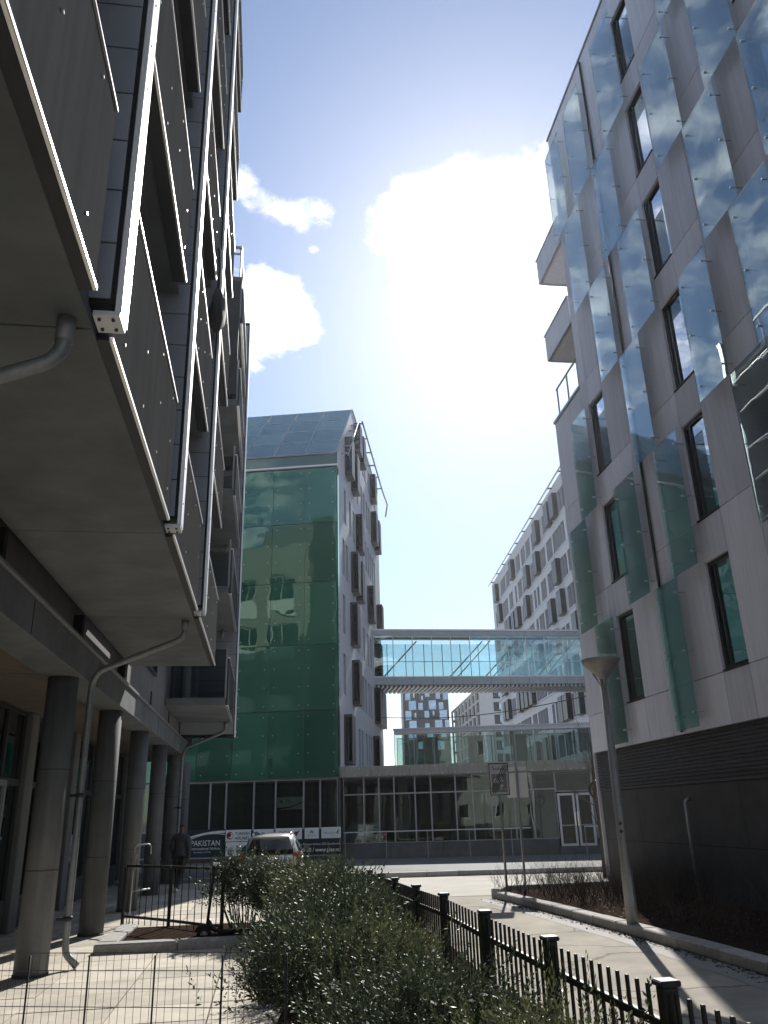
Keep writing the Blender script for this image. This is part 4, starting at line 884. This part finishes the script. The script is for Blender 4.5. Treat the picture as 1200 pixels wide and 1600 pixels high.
def bush(label,x,y,rx,ry,h,n,mat='leaf_dark',seed=1,z0=.1,low=.12,scale=1.,sprigs=0,dens=1.):
    r=np.random.default_rng(seed); t=Th('hedge_bush',label,'bush',0,fo=(x,y),group='evergreen bushes inside the fence')
    lob=[(r.normal(size=3),r.uniform(2,5),r.uniform(.08,.2)) for _ in range(6)]
    parts=[]
    K=[]
    for i in range(int(16+14*rx*ry*4)):      # leaf clumps that make an uneven outline
        d=r.normal(size=3); d[2]=abs(d[2])*1.1-.3; d/=np.linalg.norm(d); k=min(1.18,r.uniform(.62,1.1)*(1+.6*sum(a*math.sin(fq*d@w+ii) for ii,(w,fq,a) in enumerate(lob))))
        K.append((np.array([d[0]*rx*k,d[1]*ry*k,h*.50+d[2]*h*.46*k]),d,r.uniform(.10,.20)))
    for i in range(n):
        if r.random()<.82:
            c,d,cr=K[r.integers(len(K))]; p=c+r.normal(size=3)*cr*np.array([.75,.75,.6])
        else:
            d=r.normal(size=3); d[2]=abs(d[2])-.25; d/=np.linalg.norm(d); p=np.array([d[0]*rx,d[1]*ry,h*.5+d[2]*h*.42])*(r.random()**.4)+np.array([0,0,.06])
        if p[2]<low: p[2]=low+r.random()*.2
        ax=np.array([d[0]*.7,d[1]*.7,.8+d[2]*.3])+r.normal(size=3)*.3; ax/=np.linalg.norm(ax)
        q=np.cross(ax,r.normal(size=3)); q/=np.linalg.norm(q); q2=np.cross(ax,q); s=scale*r.uniform(.42,1.2)
        V=SHOOT[r.integers(8)]*s; parts.append(V[:,0:1]*q+V[:,1:2]*q2+V[:,2:3]*ax+p)
    for i in range(sprigs):
        a=r.uniform(0,6.28); p=np.array([math.cos(a)*rx*.6*r.random(),math.sin(a)*ry*.6*r.random(),h*.72]); hh=r.uniform(.18,.36)
        for q in range(3): V=SHOOT[r.integers(8)]*np.array([.8,.8,1.6]); parts.append(V*scale+p+np.array([r.normal()*.01,r.normal()*.01,q*hh/2.2]))
    me=quadmesh('foliage',np.concatenate(parts)+np.array([0,0,z0]),mat); mk('foliage',me,t.e,ABS[t.e.name])
    v=[];f=[]
    for i in range(26):
        a=r.uniform(0,6.28); q=r.random()**.5; b0=Vector((math.cos(a)*rx*.45*q,math.sin(a)*ry*.45*q,z0-.05)); b1=Vector((math.cos(a)*rx*.85*q+r.normal()*.06,math.sin(a)*ry*.85*q+r.normal()*.06,z0+h*.75)); m=b0.lerp(b1,.5)+Vector((r.normal()*.04,r.normal()*.04,0))
        tubegeo([b0,m,b1],[.012,.009,.004],5,False,v,f)
    t.mesh('stems',v,f,'bark'); return t
BU=[ # label, x,y,rx,ry,h,n,mat,z0,low,scale
 ('rounded dark evergreen bush on bare stems beside the thin railing and scooter',-2.45,14.7,.55,.5,.95,1000,'leaf_dark',.1,.40,.95),
 ('dark evergreen bush on bare stems in front of the white car',-1.62,14.4,.66,.6,.95,1300,'leaf_dark',.1,.38,.95),
 ('olive tinged evergreen bush between the stemmed bushes and the far fence posts',-1.02,12.9,.62,.8,.98,1500,'leaf_olive',.1,.2,.95),
 ('dark evergreen bush pressed against the far end of the picket fence',-.72,12.2,.46,.75,.90,1000,'leaf_dark',.1,.15,.95),
 ('broad glossy evergreen bush in the middle of the hedge row',-.72,10.1,.54,.95,.85,1800,'leaf_dark',.1,.1,.9),
 ('low spreading evergreen bush overhanging the mesh panel and paved yard',-.72,8.1,.46,.8,.72,1600,'leaf_dark',.1,.08,.85),
 ('dense evergreen bush with silvery leaf sheen beside the middle picket posts',-.16,8.2,.44,.85,.70,1500,'leaf_olive',.1,.1,.8),
 ('evergreen bush filling the hedge foot beside the wide spaced pickets',.05,6.2,.62,.7,.62,1700,'leaf_dark',.1,.05,.7),
 ('near evergreen bush with upright sprigs poking through the pickets',.88,5.15,.48,.5,.60,1300,'leaf_olive',.1,.05,.62),
]
for i,(lb_,x,y,rx,ry,h,n,mt,z0,low,sc) in enumerate(BU): bush(lb_,x,y,rx,ry,h,n,mt,40+i,z0,low,sc,sprigs=(5 if i==8 else 2))
# ------------------------------------------------------------------ bare shrubs and tree
def branch(v,f,p,d,L,r,depth,rg,spread=.5,nseg=3,up=.1):
    pts=[p]; dd=d.copy()
    for i in range(nseg):
        dd=(dd+Vector((rg.normal()*.12,rg.normal()*.12,rg.normal()*.08+up*.3))).normalized(); pts.append(pts[-1]+dd*L/nseg)
    rr=[r*(1-.55*i/nseg) for i in range(nseg+1)]; tubegeo(pts,rr,5 if r>.012 else 3,False,v,f)
    if depth<=0: return
    for k in range(3 if depth>1 else 4):
        i=rg.integers(1,nseg+1); q=Vector((rg.normal(),rg.normal(),rg.normal()*.5)).normalized(); nd=(dd+q*spread).normalized()
        branch(v,f,pts[i],nd,L*rg.uniform(.5,.75),rr[i]*.6,depth-1,rg,spread,nseg,up)
def barebush(label,x,y,h,n,seed,w=.5):
    rg=np.random.default_rng(seed); v=[];f=[]; t=Th('bare_shrub',label,'shrub',0,fo=(x,y),group='leafless shrubs in the planting bed')
    for i in range(n):
        a=rg.uniform(0,6.28); p=Vector((rg.normal()*w*.35,rg.normal()*w*.35,.08)); d=Vector((math.cos(a)*.45,math.sin(a)*.45,1)).normalized(); branch(v,f,p,d,h*rg.uniform(.5,.9),.007,2,rg,.6)
    t.mesh('twigs',v,f,'twig'); return t
pos=[]
for r_ in range(2):
    for q in range(9):
        s=q/8; pos.append((3.0+s*3.6+r_*.5+random.uniform(-.15,.15),20.2-s*1.6+r_*.0-1.6*r_+random.uniform(-.2,.2)))
for (px,py) in ((905,1420),(935,1425),(965,1420),(1010,1430),(1050,1445),(1100,1455),(870,1410),(985,1405),(1040,1412),(1150,1475)): pos.append(ground_at(px,py))
for i,(x,y) in enumerate(pos):
    lab='leafless brown twiggy shrub massed behind the granite kerb near the sign posts' if i<9 else 'leafless brown twiggy shrub in the second row between kerb and lobby' if i<18 else 'leafless brown twiggy shrub in the shaded bed at the foot of the dark base wall'
    barebush(lab,x,y,.68,20,200+i,.75)
rg=np.random.default_rng(77); x,y=fpt(938,1300,23.5),23.5
bt=Th('bare_tree','slender leafless young tree standing beside the lamp post','tree',0,fo=(x,y))
v,f=tubegeo([(0,0,.1),(.02,0,1.2),(-.03,.02,2.2),(0,0,3.0),(.02,0,4.0)],[.065,.055,.045,.03,.012],8); bt.mesh('trunk',v,f,'bark',None,True)
v=[];f=[]
for i in range(16):
    z=rg.uniform(1.3,3.9); a=rg.uniform(0,6.28); branch(v,f,Vector((0,0,z)),Vector((math.cos(a),math.sin(a),.7)).normalized(),rg.uniform(.5,1.0)*(1.25-.15*z),.013,2,rg,.55,up=.25)
bt.mesh('crown',v,f,'twig')
# leaf litter
v=[];rl=np.random.default_rng(5); Q=[]
for i in range(2600):
    if i%2: s=rl.random(); k=min(4,int(s*5)); a_,b_=KR[k],KR[k+1]; t_=s*5-k; c=np.array([a_[0]+(b_[0]-a_[0])*t_-abs(rl.normal())*.12-.02,a_[1]+(b_[1]-a_[1])*t_,.012])
    else: px,py=rl.uniform(2.8,8.2),rl.uniform(7,20); c=np.array([px if px>4.9-(py-7)*.13 else 5.0+rl.random()*2,py,.11])
    a=rl.uniform(0,6.28); s=rl.uniform(.012,.035); e1=np.array([math.cos(a),math.sin(a),rl.normal()*.3])*s; e2=np.array([-math.sin(a),math.cos(a),rl.normal()*.3])*s*.6
    Q+=[c-e1,c-e2,c+e1,c+e2]
o=mk('leaf_litter',quadmesh('leaf_litter',np.array(Q),'twig')); props(o,'dry brown leaf litter along the kerb and planting bed','leaf litter',kind='stuff')
# ------------------------------------------------------------------ parked car, seen from behind
x,y=ground_at(426,1376); y0=25.2; x0=fpt(422,1330,25.2)
ca=Th('parked_car','white estate car with roof rails and dark rear window parked before the shop front','car',-4,fo=(x0,y0))
def loft(name,secs,mat,par=None,smooth=True):
    """secs: list of (y, [(x,z)...half profile bottom->top centre]) mirrored"""
    v=[];f=[]; n=None
    for (yy,hp) in secs:
        ring=[(a,yy,z) for a,z in hp]+[(-a,yy,z) for a,z in hp[::-1]]; n=len(ring); v+=ring
    for i in range(len(secs)-1):
        for k in range(n): f.append((i*n+k,i*n+(k+1)%n,(i+1)*n+(k+1)%n,(i+1)*n+k))
    f.append(tuple(range(n))[::-1]); f.append(tuple((len(secs)-1)*n+k for k in range(n)))
    return ca.mesh(name,v,f,mat,par,smooth)
Wd=.88
def low(w,zt,zb=.28): return [(w*.8,zb),(w*.97,zb+.08),(w,zb+.3),(w*.985,zt-.12),(w*.93,zt)]
body=loft('body',[(0,low(.80,.80,.36)),(.06,low(.86,.84,.3)),(.5,low(.885,.86)),(2.2,low(.89,.86)),(3.2,low(.88,.82)),(3.9,low(.83,.72)),(4.25,low(.70,.62,.34))],'car_paint')
def gh(w0,w1,z0,z1): return [(w0,z0),(w0*.985,z0+.06),((w0+w1)/2,(z0+z1)/2),(w1,z1-.05),(w1*.86,z1),(w1*.3,z1+.018)]
cab=loft('cabin',[(.10,gh(.82,.60,.78,.98)),(.30,gh(.82,.62,.8,1.27)),(.55,gh(.83,.64,.82,1.355)),(1.5,gh(.84,.65,.82,1.385)),(2.3,gh(.83,.62,.82,1.34)),(3.1,gh(.80,.60,.78,.86))],'car_paint')
# rear window and side windows
def patch(name,p,mat,par): return ca.mesh(name,p,[(0,1,2,3)],mat,par)
ca.mesh('rear_window',[(-.69,.068,.85),(.69,.068,.85),(.66,.07,.985),(-.66,.07,.985),(.54,.262,1.262),(-.54,.262,1.262)],[(0,1,2,3),(3,2,4,5)],'car_glass',cab)
for s in (-1,1):
    ca.mesh('side_window',[(s*.835,.6,.90),(s*.845,2.3,.90),(s*.70,1.95,1.27),(s*.70,.75,1.28)],[(0,1,2,3)],'car_glass',cab)
    tl=ca.box('tail_light',s*.70 if s>0 else -.88,s*.88 if s>0 else -.70,-.01,.14,.66,.92,'red_lens',bev=.03); ca.box('lamp_trim',s*.72-.02,s*.72+.02,-.014,-.01,.7,.78,'sign_white',par=tl)
    ca.tube('roof_rail',bend([(s*.56,.55,1.34),(s*.57,.65,1.43),(s*.57,1.9,1.44),(s*.56,2.05,1.35)],.1),.022,'chrome')
    m=ca.box('mirror',s*.90 if s>0 else -1.06,s*1.06 if s>0 else -.90,2.35,2.47,.86,1.02,'car_black',bev=.03)
    for yy in (.75,3.35):
        v,f=tubegeo([(s*.66,yy,.31),(s*.87,yy,.31)],.31,24); w_=ca.mesh('wheel',v,f,'rubber',None,True); v,f=tubegeo([(s*.86,yy,.31),(s*.88,yy,.31)],.2,16); ca.mesh('rim',v,f,'grey_metal',w_,True)
ca.box('bumper',-.82,.82,-.06,.08,.32,.52,'car_black',bev=.03); pl=ca.box('number_plate',-.26,.26,-.05,-.035,.66,.77,'sign_white'); ca.box('spoiler',-.56,.56,.26,.4,1.30,1.34,'car_paint',bev=.012); ca.box('handle',-.2,.2,-.03,.02,.80,.83,'chrome'); ca.tube('wiper',[(0,.06,.9),(.35,.1,.95)],.01,'car_black')
ca.tube('aerial',[(0,1.7,1.39),(0,1.5,1.52)],.008,'car_black')
# ------------------------------------------------------------------ pedestrian
def skin(name,J,E_,mat,par,root=0,sub=2):
    me=bpy.data.meshes.new(name); me.from_pydata([j[0] for j in J],E_,[]); o=bpy.data.objects.new(name,me); COL.objects.link(o)
    m=o.modifiers.new('s','SKIN'); m.use_smooth_shade=True
    for i,j in enumerate(J):
        r=j[1]; me.skin_vertices[0].data[i].radius=r if isinstance(r,tuple) else (r,r)
    me.skin_vertices[0].data[root].use_root=True
    o.modifiers.new('d','SUBSURF').levels=sub; bpy.context.view_layer.update(); m2=tomesh(o); COL.objects.unlink(o); bpy.data.objects.remove(o)
    m2.materials.clear(); m2.materials.append(M[mat]); m2.polygons.foreach_set('use_smooth',[True]*len(m2.polygons)); return mk(name,m2,par,ABS[par.name])
x,y=ground_at(278,1395)
pe=Th('person','pedestrian in a dark jacket and black trousers walking away past the columns','person',12,fo=(x,y))
# joints: x right, y forward (away), z up
hip=(0,0,.93)
J=[(hip,(.145,.105)),((0,.0,1.08),(.135,.095)),((0,.02,1.28),(.155,.11)),((0,.02,1.43),(.13,.09)),((0,.03,1.50),.055),((0,.04,1.57),.055),((0,.05,1.66),(.075,.09)),((0,.05,1.73),(.07,.085)),
 ((-.19,.02,1.41),.065),((-.25,-.02,1.15),.05),((-.20,.10,.93),.038),((.19,.02,1.41),.065),((.26,.0,1.15),.05),((.21,.10,.93),.038),
 ((-.10,0,.86),.095),((-.12,.16,.50),.066),((-.12,.13,.10),.042),((.10,0,.86),.095),((.10,-.08,.50),.066),((.10,-.38,.16),.042),
 ((-.12,.30,.05),(.045,.032)),((.10,-.27,.04),(.045,.032)),((-.18,.15,.86),.038),((.19,.15,.86),.038)]
E_=[(0,1),(1,2),(2,3),(3,4),(4,5),(5,6),(6,7),(3,8),(8,9),(9,10),(3,11),(11,12),(12,13),(0,14),(14,15),(15,16),(0,17),(17,18),(18,19),(16,20),(19,21),(10,22),(13,23)]
for s,w_ in ((-1,22),(1,23)):
    for k in range(4):
        b_=len(J); J+=[((s*(.165+.012*k),.17+.006*k,.82),.011),((s*(.165+.012*k),.18+.004*k,.775-.01*(k%3)),.009)]; E_+=[(w_,b_),(b_,b_+1)]
    b_=len(J); J+=[((s*.15,.18,.85),.012),((s*.135,.19,.82),.010)]; E_+=[(w_,b_),(b_,b_+1)]
bodyp=skin('body',J,E_,'skin',pe.e)
G=lambda r,e: tuple(q+e for q in r) if isinstance(r,tuple) else r+e
jk=[0,1,2,3,4,8,9,10,11,12,13]; mp={a:i for i,a in enumerate(jk)}
skin('jacket',[(J[a][0] if a!=0 else (0,0,.86),G(J[a][1],.035 if a not in(10,13,4) else .018)) for a in jk],[(mp[a],mp[b]) for a,b in E_ if a in mp and b in mp],'jacket',pe.e)
tk=[0,14,15,16,17,18,19]; mp={a:i for i,a in enumerate(tk)}
skin('trousers',[(J[a][0],G(J[a][1],.018)) for a in tk],[(mp[a],mp[b]) for a,b in E_ if a in mp and b in mp],'trousers',pe.e)
for (a,b) in (((-.12,.10,.06),(-.12,.33,.035)),((.10,-.42,.12),(.10,-.22,.03))):
    o=skin('shoe',[(a,(.05,.05)),(tuple((p+q)/2 for p,q in zip(a,b)),(.052,.045)),(b,(.045,.03))],[(0,1),(1,2)],'shoe_white',pe.e)
skin('hair',[((0,.02,1.66),(.078,.085)),((0,.035,1.745),(.078,.088))],[(0,1)],'hair',pe.e)
skin('hood',[((0,-.06,1.46),(.10,.05)),((0,-.05,1.53),(.08,.045))],[(0,1)],'jacket',pe.e)
for s in (-1,1):
    o=skin('ear',[((s*.078,.05,1.65),.016),((s*.082,.045,1.685),.014)],[(0,1)],'skin',pe.e,sub=1)
skin('nose',[((0,.125,1.675),.012),((0,.145,1.645),.014)],[(0,1)],'skin',pe.e,sub=1)
for s in (-1,1): skin('eye',[((s*.03,.118,1.69),.012),((s*.035,.12,1.69),.012)],[(0,1)],'sign_white',pe.e,sub=1)
skin('mouth',[((-.022,.125,1.61),.007),((.022,.125,1.61),.007)],[(0,1)],'ink_maroon',pe.e,sub=1)
# ------------------------------------------------------------------ electric scooter
x,y=ground_at(318,1474)
es=Th('electric_scooter','dark electric kick scooter leaning behind the thin railing','scooter',-97,fo=(x,y))
# u is the riding direction (to the left in the picture is -u): front wheel at u=0
es.box('deck',-.08,.08,-.95,-.22,.13,.19,'car_black',bev=.02); es.tube('neck',bend([(0,-.3,.17),(0,-.12,.2),(0,-.06,.34)],.08),.035,'car_black')
es.tube('stem',[(0,-.04,.2),(.0,-.12,1.12)],.024,'car_black',n=10); hb_=es.tube('handlebar',bend([(-.25,-.16,1.16),(-.08,-.13,1.15),(.08,-.13,1.15),(.25,-.16,1.16)],.05),.015,'chrome')
for s in (-1,1): es.tube('grip',[(s*.16,-.145,1.155),(s*.27,-.165,1.162)],.019,'white_metal',hb_)
es.box('display',-.05,.05,-.16,-.1,1.15,1.19,'sign_white',par=hb_); es.tube('brake_lever',[(.14,-.12,1.14),(.22,-.05,1.1)],.008,'chrome',hb_)
for uu in (0,-1.05):
    v,f=tubegeo([(-.028,uu,.12),(.028,uu,.12)],.12,20); w_=es.mesh('wheel',v,f,'rubber',None,True); v,f=tubegeo([(-.031,uu,.12),(.031,uu,.12)],.06,14); es.mesh('hub',v,f,'grey_metal',w_,True)
v=[];f=[]
for uu in (0,-1.05):
    v,f=tubegeo([(0,uu+.14*math.cos(a),.12+.14*math.sin(a)) for a in np.linspace(.4,2.6,8)],.03,6); es.mesh('mudguard',v,f,'car_black',None,True)
es.box('rear_box',-.12,.12,-1.2,-.9,.2,.36,'car_black',bev=.03); es.tube('kick_stand',[(-.06,-.5,.14),(-.16,-.55,.0)],.01,'grey_metal')
# ------------------------------------------------------------------ added scattering volume, stands in for veiling lens glare
me=boxmesh(620,420,51.,'soil').copy(); me.name='glare_veil'; me.materials.clear()
hm=bpy.data.materials.new('glare_veil_vol'); hm.use_nodes=True; nt=hm.node_tree; nt.nodes.clear(); vo=nt.nodes.new('ShaderNodeVolumePrincipled'); vo.inputs['Color'].default_value=(.92,.96,1,1); vo.inputs['Density'].default_value=.00016; vo.inputs['Anisotropy'].default_value=.74
ou=nt.nodes.new('ShaderNodeOutputMaterial'); nt.links.new(vo.outputs[0],ou.inputs['Volume']); me.materials.append(hm)
hz_=mk('glare_veil',me,None,(0,150,24.5)); props(hz_,'added thin volume imitating veiling lens glare over the street','glare_veil',kind='stuff')
